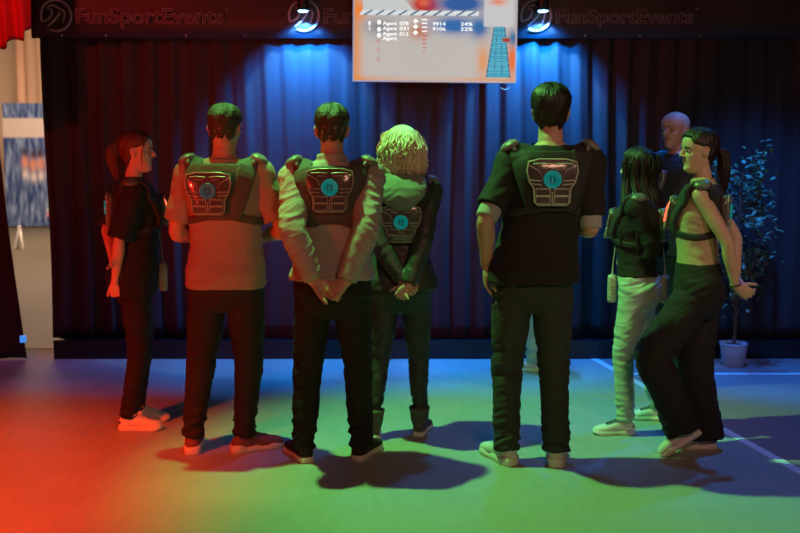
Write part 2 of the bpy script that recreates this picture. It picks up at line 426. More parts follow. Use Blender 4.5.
for r_, (py, sc, cc) in enumerate(((24, '9914', '24%'), (29, '9106', '22%'), (34.5, '', ''), (39, '', ''))):
    if r_ < 2: tvt_text(str(r_+1), 368, py+.6, .035, 2, TXW)
    tvt_text('Agent', 382, py+.6, .035, 14.5, TXW)
    if r_ < 3: tvt_text(('078', '031', '012')[r_], 399, py+.6, .033, 9, TXW)
    if sc: tvt_text(sc, 432, py+.6, .033, 13, TXW); tvt_text(cc, 460, py+.6, .035, 12, TXW)
def icon(fn, mt):
    m_ = MB(); fn(m_); m_.build('screen_icon', mt, tvt, smooth=False)
for py in (20.5, 26, 32):
    q = W(415, py, TY); x, z = q.x-bl.x, q.z-bl.z
    icon(lambda m_: m_.add([(x-.02, -.005, z), (x, -.005, z-.017), (x+.02, -.005, z), (x, -.005, z+.017), (x-.02, -.003, z), (x, -.003, z-.017), (x+.02, -.003, z), (x, -.003, z+.017)], [(0, 1, 2, 3), (7, 6, 5, 4), (0, 4, 5, 1), (1, 5, 6, 2), (2, 6, 7, 3), (3, 7, 4, 0)]), TXW)
for py in (19, 22.5, 26.5, 30.5, 35, 39, 43, 47, 51):
    q = W(424, py, TY); x, z = q.x-bl.x, q.z-bl.z
    icon(lambda m_: m_.box((x-.02+max(0, py-30)*.0004, -.005, z-.004), (x+.02-max(0, py-30)*.0006, -.003, z+.004)), TXW if py < 32 else TXR)
for py in (22, 29, 35):
    q = W(378.5, py, TY); x, z = q.x-bl.x, q.z-bl.z
    icon(lambda m_: m_.ell((x, -.003, z), (.014, .002, .018), 10, 6), TXW)
for py in (41, 49.5, 59):
    q = W(378, py, TY); x, z = q.x-bl.x, q.z-bl.z
    icon(lambda m_: m_.tube([(x+.010*math.cos(a), -.004, z+.013*math.sin(a)) for a in [k*math.pi/6 for k in range(13)]], [.002]*13, n=6, smooth=False), TXR)
mb = MB(); mb.tube([(W(501+k, 87.5+.5*((k-4)/4)**2*-1+.6, TY).x-bl.x, .0, -.045+.012*((k-4)/4)**2) for k in range(0, 9, 2)], [.002]*5, n=6); mb.build('status_light', mat('status_led', (.2, .5, .6), .4, emit=(.3, .8, 1), estr=1.2), tvt)
mb = MB(); mb.box((TWD/2-.2, .055, THT*.4), (TWD/2+.2, .20, THT*.7)); mb.tube([(TWD/2-.15, .1, THT*.7), (TWD/2-.15, .1, 4.59-bl.z)], [.02, .02], n=12, smooth=False); mb.tube([(TWD/2+.15, .1, THT*.7), (TWD/2+.15, .1, 4.59-bl.z)], [.02, .02], n=12, smooth=False); mb.build('ceiling_mount', CAN, tvt, smooth=False)

# ------------------------------------------------------------------ the lit room beyond the doorway
CREAM = mat('cream_room_wall', (.62, .50, .38), .8, bump=.1, bscale=5, vary=.08, vscale=2)
mb = MB(); mb.box((-11, 24, 0), (-2.45, 24.1, 5)); tag(mb.build('wall_foyer', CREAM, smooth=False), kind='structure')
for x0_, x1_, nm in ((-11.1, -11, 'wall_foyer_left'), (-2.55, -2.45, 'wall_foyer_right')):
    mb = MB(); mb.box((x0_, YW+.12, 0), (x1_, 24.1, 5)); tag(mb.build(nm, CREAM, smooth=False), kind='structure')
mb = MB(); mb.box((-11.1, YW+.12, 5), (-2.45, 24.1, 5.1)); tag(mb.build('ceiling_foyer', CREAM, smooth=False), kind='structure')
FL2 = mat('foyer_floor', (.13, .12, .075), .45, vary=.1, vscale=.8)
mb = MB(); mb.box((-11, YW+.12, 0), (-2.5, 24, .004)); tag(mb.build('floor_foyer', FL2, smooth=False), kind='structure')
q0 = W(24, 20, 23.8).x; q1 = W(55, 20, 23.8).x
drape('foyer_curtain', q0-.1, q1+1.2, 23.7, .02, 4.9, mat('pale_foyer_curtain', (.68, .50, .36), .8), 'pale beige curtain hanging in the lit room beyond the doorway', pitch=.28, amp=.05, seed=6)
mb = MB(); qx = W(14, 20, 23.3).x; qy = W(23, 20, 23.3).x; mb.tube([((qx+qy)/2, 23.3, 0), ((qx+qy)/2, 23.3, 5)], [(qy-qx)/2]*2, n=24, smooth=False, rnd=False)
tag(mb.build('round_column', mat('column_plaster', (.75, .48, .36), .7)), 'round pinkish column beside the pale foyer curtain', 'column')
# poster stand
PYD = 22.2
pl_ = W(2, 103, PYD); pb_ = W(2, 226, PYD); pr_ = W(60, 103, PYD)
ps = thing('poster_stand', 'tall blue poster with a white title band standing in the lit room', 'poster', (pl_.x, PYD, pb_.z))
PW = pr_.x-pl_.x; PH = pl_.z-pb_.z
def poster(u, v):
    s1 = max(0, min(1, .5+1.1*noise.noise((u*16, v*5, 3)))); s2 = max(0, min(1, .5+1.2*noise.noise((u*34, v*11, 8))))
    c = mixc((.015, .05, .22), (.30, .45, .75), s1*s2*1.2)
    if .72 < v < .88: c = (.62, .55, .56)
    for cu, cv in ((.36, .52), (.50, .50), (.63, .51), (.78, .52), (.92, .50)):
        c = mixc(c, (.65, .30, .22), gs(u, v, cu, cv, .055, .055)*1.3)
        c = mixc(c, (.03, .02, .03), gs(u, v, cu, cv+.085, .045, .035)); c = mixc(c, (.75, .70, .72), gs(u, v, cu, cv-.10, .05, .04))
    if .08 < v < .11 and .7 < u < 1: c = (.7, .2, .2)
    if .12 < v < .14 and .7 < u < 1: c = (.7, .65, .68)
    return c
vcol_plane('printed_panel', PW, PH, 130, 160, poster, attr_mat('poster_print', 0), ps, (0, -.012, 0))
mb = MB(); mb.box((0, -.01, 0), (PW, .02, PH)); mb.build('backing_board', mat('poster_back', (.1, .12, .2), .6), ps, smooth=False)
for lx in (.2, .9):
    mb = MB(); mb.box((PW*lx, .0, -pb_.z), (PW*lx+.05, .05, .02)); mb.build('leg', mat('grey_metal', (.4, .4, .42), .4, .6), ps, smooth=False)
q = G(30, 250)
# white folding A-shaped floor sign
sg = thing('floor_sign', 'small white folding floor sign standing near the blue poster', 'sign', (W(20, 240, 16.8).x, 16.8, 0))
zt_ = W(18, 227, 16.8).z
mb = MB(); mb.tube([(-.09, .12, .02), (0, 0, zt_), (.09, -.12, .02)], [.02, .03, .02], n=8, smooth=False); mb.tube([(-.05, -.12, .02), (0, 0, zt_)], [.02, .03], n=8); mb.build('sign_frame', mat('white_plastic', (.8, .76, .72), .4), sg)
lamp('foyer_lamp', 'AREA', (-6.4, 18.5, 4.8), (-6.4, 19.5, 0), (1, .66, .44), 420, 2.5)
lamp('foyer_front_lamp', 'AREA', (-4.9, 12.2, 4.6), (-6.6, 18, 1), (1, .78, .62), 200, 1.5)

# black leaning drape in the doorway
def lean(x, y, z):
    top = W(-6, 90, 7.45).x; bot = W(26, 350, 7.45).x; x1 = lerp(bot, top, min(1, z/2.0)) if z < 2 else top
    return (x1-(1-(x+4.2)/.8)*.8, 7.45+y, z)
ddr = drape('door_drape', -4.2, -3.4, 0, .01, 2.95, mat('dark_door_cloth', (.03, .018, .02), .85), 'black drape pulled aside at the far left doorway', gather=lean, seed=3)
mb = MB(); mb.box((-.02, -.02, 0), (.02, .01, .05)); ob = mb.build('exit_marker', mat('blue_marker', (.05, .2, .6), .4, emit=(.05, .25, .8), estr=1.0), smooth=False, bevel=.003)
q = W(23, 341, 7.30); ob.location = (q.x-.02, 7.36, q.z-.02); ob.parent = ddr
# red swag above the doorway
mb = MB()
qa = W(-40, 42, 7.0); qb = W(31, 42, 7.0); zt2 = 3.1
vs = []; nx_, nz_ = 60, 24
for k in range(nz_+1):
    for i in range(nx_+1):
        u = i/nx_; v = k/nz_
        x = lerp(qa.x, qb.x, u); zlow = qa.z+.02*math.sin(u*19)+.03*math.sin(u*7+1)+(.06 if u > .93 else 0)
        z = lerp(zlow, zt2, v); vs.append((x, 7.0+.03*math.sin(u*26+v*2)*(1-.3*v), z))
fs = [(k*(nx_+1)+i, k*(nx_+1)+i+1, (k+1)*(nx_+1)+i+1, (k+1)*(nx_+1)+i) for k in range(nz_) for i in range(nx_)]
me = bpy.data.meshes.new('red_valance'); me.from_pydata(vs, [], fs); me.materials.append(mat('red_cloth', (.55, .012, .015), .7, bump=.2, bscale=40)); me.polygons.foreach_set('use_smooth', [True]*len(fs))
ob = bpy.data.objects.new('red_valance', me); C.objects.link(ob); s = ob.modifiers.new('solid', 'SOLIDIFY'); s.thickness = .02
tag(ob, 'bright red cloth valance hanging over the left doorway', 'valance')

# ------------------------------------------------------------------ potted tree
pp = G(733, 366)
tr = thing('potted_tree', 'artificial leafy tree in a pale pot at the right end of the curtain', 'plant', pp)
mb = MB(); prof = [(.07, 0), (.078, .005), (.092, .13), (.098, .16), (.102, .165), (.102, .175), (.094, .175), (.088, .15), (.02, .148)]
mb.loft([[(r*math.cos(2*math.pi*k/28), r*math.sin(2*math.pi*k/28), z) for k in range(28)] for r, z in prof]); mb.build('pot', mat('pale_pot', (.5, .52, .55), .5, bump=.05), tr)
mb = MB(); mb.loft([[(r*math.cos(2*math.pi*k/20), r*math.sin(2*math.pi*k/20), z) for k in range(20)] for r, z in ((.088, .13), (.088, .155), (.03, .162))]); mb.build('soil', mat('dark_soil', (.03, .02, .015), .9, bump=.6, bscale=80), tr)
trunk = MB(); tips = []
stem_pts = [(0, 0, .14), (.01, .01, .45), (-.015, .0, .8), (.01, .0, 1.15), (.02, 0, 1.45)]
trunk.tube(stem_pts, [.014, .012, .011, .008, .004], n=10)
r2 = random.Random(11)
for k in range(46):
    h = r2.uniform(.42, 1.45); a = r2.uniform(0, 2*math.pi)
    reach = .10+.17*math.sin(max(0, min(1, (h-.35)/1.15))*math.pi)**.6 if h > .75 else .12
    b0 = Vector((0, 0, h-.1)); b1 = Vector((math.cos(a)*reach*.5, math.sin(a)*reach*.5, h+.02)); b2 = Vector((math.cos(a)*reach, math.sin(a)*reach, h+r2.uniform(-.02, .14)))
    trunk.tube([b0, b1, b2], [.005, .0035, .002], n=5, sub=2); tips.append((b1, b2, h))
trunk.build('trunk', mat('bark', (.12, .08, .05), .9, bump=.5, bscale=60), tr)
lv = MB()
for b1, b2, h in tips:
    for q in range(34 if h > .7 else 9):
        p = b1.lerp(b2, r2.uniform(-.1, 1.25))+Vector((r2.gauss(0, .035), r2.gauss(0, .035), r2.gauss(0, .045)))
        d_ = Vector((r2.uniform(-1, 1), r2.uniform(-1, 1), r2.uniform(-.7, .5))).normalized(); s_ = d_.cross(Vector((0, 0, 1))).normalized(); nn = s_.cross(d_)
        L_ = r2.uniform(.035, .06); wd = L_*.30
        pts = [p, p+d_*L_*.35+s_*wd-nn*.003, p+d_*L_*.75+s_*wd*.8-nn*.006, p+d_*L_-nn*.012, p+d_*L_*.75-s_*wd*.8-nn*.006, p+d_*L_*.35-s_*wd-nn*.003, p+d_*L_*.5+nn*.004]
        lv.add(pts, [(0, 1, 6), (1, 2, 6), (2, 3, 6), (3, 4, 6), (4, 5, 6), (5, 0, 6)])
lv.build('foliage', mat('leaf_green', (.16, .26, .14), .45, vary=.4, vscale=8), tr)

# ------------------------------------------------------------------ people
SKIN = lambda n, c: mat('skin_'+n, c, .55, bump=.08, bscale=150)
LIP = mat('lip_skin', (.42, .14, .13), .45)
EYEW = mat('eye_white', (.34, .31, .30), .45); EYED = mat('eye_iris', (.03, .02, .015), .15)
TORSO = {
 'm': [(.78, .150, .090, -.010), (.86, .175, .116, -.022), (.93, .176, .118, -.018), (1.0, .162, .104, -.004), (1.08, .152, .100, .002), (1.18, .156, .106, .003), (1.28, .170, .114, 0), (1.35, .178, .112, -.006), (1.40, .172, .102, -.012), (1.44, .142, .086, -.018), (1.47, .098, .070, -.020), (1.50, .062, .058, -.014)],
 'f': [(.78, .150, .090, -.012), (.86, .172, .118, -.026), (.93, .170, .116, -.020), (1.0, .142, .098, -.004), (1.08, .122, .088, .004), (1.18, .130, .098, .008), (1.26, .146, .118, .012), (1.34, .152, .106, 0), (1.39, .148, .092, -.010), (1.43, .124, .076, -.016), (1.46, .084, .060, -.016), (1.49, .052, .050, -.010)]}
HEADP = [  # z, front, back, half width
 (0, .060, -.01, .022), (.008, .074, -.02, .032), (.02, .083, -.032, .041), (.035, .083, -.045, .048), (.05, .080, -.058, .053), (.065, .083, -.070, .057), (.08, .085, -.080, .061), (.10, .085, -.092, .066), (.12, .082, -.100, .070), (.14, .087, -.105, .074), (.16, .090, -.106, .076), (.18, .087, -.101, .074), (.20, .074, -.088, .067), (.215, .056, -.070, .055), (.227, .034, -.046, .037), (.234, .012, -.018, .015), (.2352, 0.002, -.004, .003)]
def head_pt(a, z, fem, face=True):
    f, b, w_ = itab(HEADP, z)
    if fem: w_ *= .93; f *= .97
    sn, cs = math.sin(a), math.cos(a)
    pw = .86
    x = w_*math.copysign(abs(sn)**pw, sn)
    y = (f if cs > 0 else -b)*math.copysign(abs(cs)**(.88 if cs > 0 else .92), cs)
    if face and cs > 0:
        ax = abs(x)
        y -= .0085*gs(ax, z, .031, .120, .015, .011)
        y += .004*gs(ax, z, .030, .141, .022, .008)
        y += .004*gs(ax, z, .040, .092, .018, .016)
        y += .0055*gs(ax, z, .0, .059, .018, .0055)+.0065*gs(ax, z, .0, .0725, .020, .0050)-.004*gs(ax, z, 0, .066, .022, .003)
        y += .006*gs(ax, z, 0, .022, .018, .012)
    return Vector((x, y, z))
def head_grid(mb, fem, M, off=None, n=56, m=44):
    rings = []
    for i in range(m+1):
        z = .2352*(1-math.cos(math.pi*i/m))/2; ring = []
        for j in range(n):
            a = 2*math.pi*j/n; p = head_pt(a, z, fem)
            if off:
                t = off(a if a < math.pi else a-2*math.pi, z)
                c = Vector((0, -.01, .12)); p = p+(p-c).normalized()*t
            ring.append(M @ p)
        rings.append(ring)
    mb.loft(rings)
def add_head(mb, fem, M):
    head_grid(mb, fem, M)
    t3 = lambda p: M @ Vector(p)
    k = .9 if fem else 1
    up = (M.to_3x3() @ Vector((1, 0, 0)))
    mb.tube([t3((0, .080, .132)), t3((0, .090, .120)), t3((0, .100*k+.008, .106)), t3((0, .104*k+.008, .0985))], [(.006, .006), (.007, .009), (.009, .010), (.010, .009)], n=10, ref=up)
    for s in (-1, 1):
        mb.ell(t3((s*.010, .093, .096)), (.008, .010, .007), 8, 6)
        w_ = .074*(.93 if fem else 1)
        rot = M.to_3x3() @ Matrix.Rotation(R(12)*s, 3, 'Z') @ Matrix.Rotation(R(-12), 3, 'X')
        mb.ell(t3((s*(w_-.001), -.008, .112)), (.008, .018, .031), 12, 8, rot)
        mb.tube([t3((s*(w_+.006), -.0+.006, .100)), t3((s*(w_+.010), -.022, .118)), t3((s*(w_+.010), -.020, .134)), t3((s*(w_+.006), .0, .142))], [.004, .005, .005, .004], n=6)
def hand(mb, wrist, d, nrm, side, curl=(25, 35, 25), sc=1, thumb=35, spread=1):
    """wrist, finger direction, palm normal (the way the palm faces); side +1 right hand."""
    d = Vector(d).normalized(); nn = Vector(nrm); nn = (nn-d*nn.dot(d)).normalized(); t = d.cross(nn)*side   # towards the thumb
    t = -t
    w_ = Vector(wrist)
    P = lambda a, b, c: w_+(d*a+t*b+nn*c)*sc
    mb.tube([P(-.02, 0, 0), P(.01, .002, 0), P(.045, .003, 0), P(.078, 0, .002), P(.092, -.002, .003)], [(.025*sc, .018*sc), (.028*sc, .017*sc), (.040*sc, .0155*sc), (.042*sc, .0135*sc), (.038*sc, .010*sc)], n=16, ref=t)
    mb.ell(P(.035, .024, .008), (.016*sc,)*3, 10, 8)
    for off, L, r, da in ((.031, .074, .0088, 5), (.0105, .083, .0092, 1), (-.011, .076, .0088, -3), (-.031, .060, .0078, -8)):
        base = P(.078-abs(off)*.15, off, .002); ang = 0; dirs = []
        f = (d*math.cos(R(da*spread))+t*math.sin(R(da*spread))).normalized()
        pts = [base-f*.012*sc, base]; cur = base; c_ = 0
        for q, seg in enumerate((.46, .30, .24)):
            c_ += R(curl[q]*(1+.08*(off < -.02)))
            dd = f*math.cos(c_)+nn*math.sin(c_)
            cur = cur+dd*L*seg*sc; pts.append(cur)
        mb.tube(pts, [r*sc, r*1.05*sc, r*.98*sc, r*.9*sc, r*.78*sc], n=10, sub=3)
    b0 = P(.022, .024, .006); dd = (d*math.cos(R(thumb))+t*math.sin(R(thumb))+nn*.45).normalized(); b1 = b0+dd*.042*sc
    dd2 = (dd+d*.35+nn*.15).normalized(); b2 = b1+dd2*.032*sc; b3 = b2+(dd2+d*.2).normalized()*.024*sc
    mb.tube([b0, b1, b2, b3], [.015*sc, .0115*sc, .0105*sc, .0085*sc], n=10, sub=3)
def ik(a, b, l1, l2, pole):
    a = Vector(a); b = Vector(b); v = b-a; L = v.length
    mxl = (l1+l2)*.995
    if L > mxl: b = a+v*(mxl/L); v = b-a; L = mxl
    u = v.normalized(); p = Vector(pole); p = (p-u*p.dot(u)).normalized()
    x = (l1*l1-l2*l2+L*L)/(2*L); h = math.sqrt(max(0, l1*l1-x*x))
    return a+u*x+p*h, b

def section(z, a, b, cx, cy, n=36, pw=.86):
    r = []
    for k in range(n):
        t = 2*math.pi*k/n; c, s = math.cos(t), math.sin(t)
        r.append((cx+a*math.copysign(abs(c)**pw, c), cy+b*math.copysign(abs(s)**pw, s), z))
    return r

def shoe_upper(M, L, wd, kind):
    mb = MB(); rings = []
    hi = kind == 'high'
    #  t, half width, top height
    T = [(0, .018, .050), (.03, .028, .075), (.10, .036, .088 if not hi else .15), (.20, .038, .085 if not hi else .16), (.30, .038, .088 if not hi else .155), (.38, .038, .088 if not hi else .11), (.50, .041, .082), (.62, .046, .070), (.75, .049, .062), (.86, .046, .057), (.94, .037, .050), (.985, .024, .040), (1.0, .012, .032)]
    for i in range(33):
        t = i/32; hw, h = itab(T, t); hw *= wd; y = -.075*L/.28+t*L
        cx = .010*math.sin(t*math.pi)*0
        ring = []
        for k in range(24):
            a = 2*math.pi*k/24; c, s = math.cos(a), math.sin(a)
            x = hw*math.copysign(abs(c)**.75, c)*(1-.18*max(0, s)); z = .012+(h-.012)*(.5+.5*math.copysign(abs(s)**.8, s))
            ring.append(M @ Vector((x+cx, y, z)))
        rings.append(ring)
    if hi: mb.tube([M @ Vector((0, -.012, .05)), M @ Vector((0, -.014, .11)), M @ Vector((0, -.016, .165))], [.036, .050, .058], n=24, rnd=False)
    mb.loft(rings); return mb
def shoe_sole(M, L, wd, chunky):
    mb = MB(); T = [(0, .024), (.04, .034), (.12, .041), (.28, .040), (.42, .037), (.58, .045), (.75, .052), (.88, .048), (.96, .034), (1.0, .016)]
    rings = []
    pts = []
    for i in range(41):
        t = i/40; hw, = itab(T, t); pts.append((t, hw*wd))
    out = [(hw, t) for t, hw in pts]+[(-hw, t) for t, hw in pts[::-1]]
    def zz(t, k):
        top = .029+.012*sm((.35-t)/.2)*(chunky)+.006*chunky*math.sin(t*19)
        bot = .0+.014*sm((t-.84)/.16)
        return bot if k == 0 else top
    for k, g in ((0, .93), (0, 1.0), (1, 1.0), (1, .90)):
        rings.append([M @ Vector((hw*g, -.078*L/.28+t*(L+.004), zz(t, k)+(.004 if (k == 0 and g == 1) else (.0 if g > .95 else 0)))) for hw, t in out])
    mb.loft(rings); return mb
def laces(M, L, wd):
    mb = MB()
    for i in range(5):
        t = .42+i*.055; h = lerp(.090, .070, i/4); y = -.075*L/.28+t*L
        for s in (-1, 1):
            mb.tube([M @ Vector((-.024*s*wd, y, h-.008)), M @ Vector((0, y+.008, h+.004)), M @ Vector((.024*s*wd, y+.012, h-.010))], [.0028]*3, n=6, sub=3)
    for s in (-1, 1):
        mb.tube([M @ Vector((0, -.075+.40*L, .088)), M @ Vector((s*.022, -.075+.44*L, .102)), M @ Vector((s*.034, -.075+.38*L, .088)), M @ Vector((s*.012, -.075+.39*L, .086))], [.0025]*4, n=6, sub=4)
    return mb

def torso_tab(sex): return TORSO[sex]
def wrinkle(me, kind, seed):
    co, no = mesh_np(me)
    N = noise.noise
    def per(sc, off):
        q = co*np.array(sc)+off*3.7
        return np.array([N(p) for p in q.tolist()])
    if kind == 'trousers':
        z = co[:, 2]; k = np.sign(co[:, 0])
        q = co.copy(); q[:, 2] += .35*np.abs(co[:, 0])+.25*co[:, 1]
        n1 = np.array([N(p) for p in (q*np.array((6, 6, 20))+seed*3.1).tolist()])
        n2 = np.array([N(p) for p in (q*np.array((13, 13, 46))+seed*5.1).tolist()])
        rd = 1-2.4*np.abs(n1); rd2 = 1-2.4*np.abs(n2)
        amt = .0026+.0055*np.exp(-((z-.50)/.09)**2)+.0075*np.exp(-((z-.13)/.09)**2)+.0045*np.exp(-((z-.84)/.06)**2)
        dsp = amt*rd+.55*amt*rd2
    elif kind == 'top':
        q = co.copy(); q[:, 2] += .4*np.abs(co[:, 0])
        n1 = np.array([N(p) for p in (q*np.array((7, 7, 10))+seed*3.1).tolist()])
        n2 = np.array([N(p) for p in (q*np.array((15, 15, 24))+seed*5.1).tolist()])
        dsp = .0040*(1-2.4*np.abs(n1))+.0018*(1-2.4*np.abs(n2))
    elif kind == 'hoodie':
        q = co.copy(); q[:, 2] += .5*np.abs(co[:, 0])
        n1 = np.array([N(p) for p in (q*np.array((8, 8, 22))+seed*3.1).tolist()])
        n2 = np.array([N(p) for p in (q*np.array((18, 18, 48))+seed*5.1).tolist()])
        arm = np.clip((np.abs(co[:, 0])-.16)/.05, 0, 1)
        dsp = (.0028+.0036*arm)*(1-2.4*np.abs(n1))+(.001+.0022*arm)*(1-2.4*np.abs(n2))
    else: dsp = .003*vnoise(co, (30, 30, 30), seed)
    set_np(me, co+no*dsp[:, None])

def make_person(label, root_px, top_py, rz, sex='m', sway=(0, 0), head=(0, 0, 0), arms=None, feet=None, skin=None, top=None, trousers=None,
                hair=None, shoes=None, vest=None, voxel=.0042, seed=1, leglen=1, arm_k=1.0, headroom=.012):
    """head = yaw, pitch, roll relative to the torso; arms: (wrist, pole, hand dir, palm normal, curl) for left, right; feet: (px, py, world yaw[, pitch])."""
    root = G(*root_px); zt = W(root_px[0], top_py, root.y).z; S = zt/(1.75+headroom)
    t = thing('person', label, 'person', root, R(rz))
    Rz = Matrix.Rotation(R(rz), 4, 'Z'); toloc = (Matrix.Translation(root) @ Rz @ Matrix.Scale(S, 4)).inverted()
    fem = sex == 'f'
    sx, sy = sway
    def sh(z): k = sm((z-.85)/.6); return sx*k, sy*k
    TT = torso_tab(sex)
    body = MB()
    body.loft([section(z, a*(.93 if z < 1 else 1), b*(.93 if z < 1 else 1), sh(z)[0], cy+sh(z)[1]) for z, a, b, cy in TT[1:]])
    ax, ay = sh(1.5)
    nr = .047 if fem else .058
    hx, hp, hr = head
    piv = Vector((ax, ay+.002, 1.545))
    Mh = Matrix.Translation(piv) @ Matrix.Rotation(R(hx), 4, 'Z') @ Matrix.Rotation(R(-hp), 4, 'X') @ Matrix.Rotation(R(hr), 4, 'Y') @ Matrix.Translation(Vector((0, .012, -.030)))
    body.tube([(ax, ay-.016, 1.44), (ax, ay-.012, 1.50), piv+Vector((0, -.004, 0)), Mh @ Vector((0, -.030, .075))], [nr*1.12, nr, nr*.96, nr*.9], n=20)
    add_head(body, fem, Mh)
    # arms
    ak = (.86 if fem else 1); l1, l2 = .295*arm_k*(.95 if fem else 1), .262*arm_k*(.95 if fem else 1)
    shx = .150 if fem else .176
    A = {}
    for s, key in ((-1, 0), (1, 1)):
        wr, pole, hd, pn, curl = arms[key]
        so = Vector((s*shx+sh(1.42)[0], -.012+sh(1.42)[1], 1.405))
        el, wr = ik(so, wr, l1, l2, pole); A[s] = (so, el, wr)
        body.tube([so, so.lerp(el, .5), el, el.lerp(wr, .3), el.lerp(wr, .75), wr], [.055*ak, .049*ak, .039*ak, .042*ak, .031*ak, (.027*ak, .022*ak)], n=16, sub=5)
        hand(body, wr, hd, pn, s, curl, .88 if fem else 1)
    # legs
    F = {}
    for s, ft in zip((-1, 1), feet):
        px, py, yaw = ft[:3]; pit = ft[3] if len(ft) > 3 else 0; lift = ft[4] if len(ft) > 4 else 0
        g = toloc @ G(px, py)
        hip = Vector((s*(.085 if fem else .088), -.005, .86))
        lyaw = R(yaw-rz)
        L = (.255 if fem else .285)
        if pit:   # heel raised: rotate about the toe
            toe = Vector((g.x, g.y, 0)); Ml = Matrix.Translation(toe) @ Matrix.Rotation(lyaw, 4, 'Z') @ Matrix.Rotation(R(-pit), 4, 'X') @ Matrix.Translation(Vector((0, -L*.62, 0)))
        else: Ml = Matrix.Translation(Vector((g.x, g.y, 0))) @ Matrix.Rotation(lyaw, 4, 'Z')
        an = Ml @ Vector((0, -.012, .085))
        fwd = Vector((-math.sin(lyaw*.6), math.cos(lyaw*.6), 0))
        Lh = (an-hip).length; hl = .5*Lh*1.004 if not pit else max(.5*Lh*1.004, .40)
        kn, an2 = ik(hip, an, hl, hl, fwd)
        F[s] = (hip, kn, an, Ml, L)
        body.tube([hip, hip.lerp(kn, .5), kn, kn.lerp(an, .3), kn.lerp(an, .8), an], [.074, .060, .042, .040, .031, .029], n=16, sub=4)
        body.tube([an+Vector((0, 0, .01)), Ml @ Vector((0, .02, .055)), Ml @ Vector((0, .10, .035)), Ml @ Vector((0, .15*L/.285, .030))], [.030, .028, (.034, .018), (.030, .014)], n=12, ref=Ml.to_3x3() @ Vector((1, 0, 0)))
    SC4 = Matrix.Scale(S, 4)
    body.xf(SC4)
    me = remesh(body, 'body', voxel, 2)
    nl = len(me.polygons); ce = np.empty(nl*3); me.polygons.foreach_get('center', ce); ce = ce.reshape(-1, 3)/S
    Mi = np.array(Mh.inverted()); hc = ce @ Mi[:3, :3].T+Mi[:3, 3]
    lip = (np.abs(hc[:, 0]) < .021) & (hc[:, 1] > .078) & (np.abs(hc[:, 2]-.0655) < .0105*(1-np.abs(hc[:, 0])/.026))
    bo = link_mesh(me, 'body', [SKIN(*skin), LIP], t)
    me.polygons.foreach_set('material_index', lip.astype(int).tolist())
    # eyes and brows
    for s in (-1, 1):
        e = MB(); c = Mh @ Vector((s*.030, .0705, .120)); c = c*S; e.ell(c, (.0105*S,)*3, 14, 10); e.ell((Mh @ Vector((s*.031, .0785, .1195)))*S, (.0066*S, .0042*S, .0060*S), 10, 8, Mh.to_3x3(), mi=1)
        e.build('eye', [EYEW, EYED], t)
        e = MB(); e.tube([(Mh @ Vector(q))*S for q in ((s*.014, .0885, .139), (s*.030, .0865, .1445), (s*.046, .0745, .139))], [(.003, .002), (.004, .003), (.0015, .0015)], n=8)
        e.build('eyebrow', hair['mat'] if hair.get('mat') else mat('brow_hair', (.05, .03, .02), .8), t)
    # hair
    if hair['style'] != 'bald':
        hb = MB(); st = hair['style']
        th = {'short': (.012, .003), 'fade': (.018, .0025), 'tied': (.012, .010), 'long': (.020, .020), 'bob': (.026, .026), 'thick': (.026, .012)}[st]
        def off(a, z):
            aa = abs(a)/math.pi
            zh = float(np.interp(aa, [0, .22, .30, .40, .52, .60, .8, 1], [.196, .188, .158, .150, .135, .075, .035, .030] if st not in ('long', 'bob') else [.205, .19, .16, .12, .05, .03, .02, .02]))
            k = sm((z-zh+.004)/.012)
            tt = lerp(th[1], th[0], sm((z-.13)/.07))
            return -.008+(tt+.008)*k+(.0012*math.sin(a*37+z*60)+.001*math.sin(a*71)+.002*math.sin(z*70+a*9))*k
        head_grid(hb, fem, Mh, off, n=120, m=80)
        T3 = lambda p: Mh @ Vector(p)
        rh = random.Random(seed*13)
        if st == 'bob':
            for k in range(420):
                a = rh.uniform(.30, 1.70)*math.pi; L = rh.uniform(.11, .165); ph = rh.uniform(0, 6)
                z0_ = rh.uniform(.10, .225); f, b, w_ = itab(HEADP, z0_)
                pts = []; fl = rh.uniform(.030, .068)
                top_ = head_pt(a, z0_, True, False)
                st_ = Vector((0, -.03, .235)).lerp(top_, .25)
                dirh = Vector((top_.x, top_.y+.01, 0)).normalized()
                for q in range(10):
                    u = q/9
                    zz = lerp(z0_+.01, .012-(L-.13)+rh.uniform(-.01, .01), u) if q else z0_+.012
                    ff, bb, ww = itab(HEADP, max(.09, min(zz, .2)))
                    base = head_pt(a, max(.085, min(.2, zz)) if q else z0_, True, False)
                    o_ = fl*(.45+.75*math.sin(min(1, u*1.15)*math.pi*.62))
                    wv = .012*math.sin(u*13+ph)+.006*math.sin(u*23+2*ph)
                    w2_ = .008*math.sin(u*15+1.7*ph); pts.append(T3((base.x+dirh.x*(o_+w2_)+wv*dirh.y, base.y+dirh.y*(o_+w2_)-wv*dirh.x, zz)))
                hb.tube(pts, [.003, .005, .0058, .006, .006, .0055, .005, .0045, .0035, .0012], n=6, sub=2)
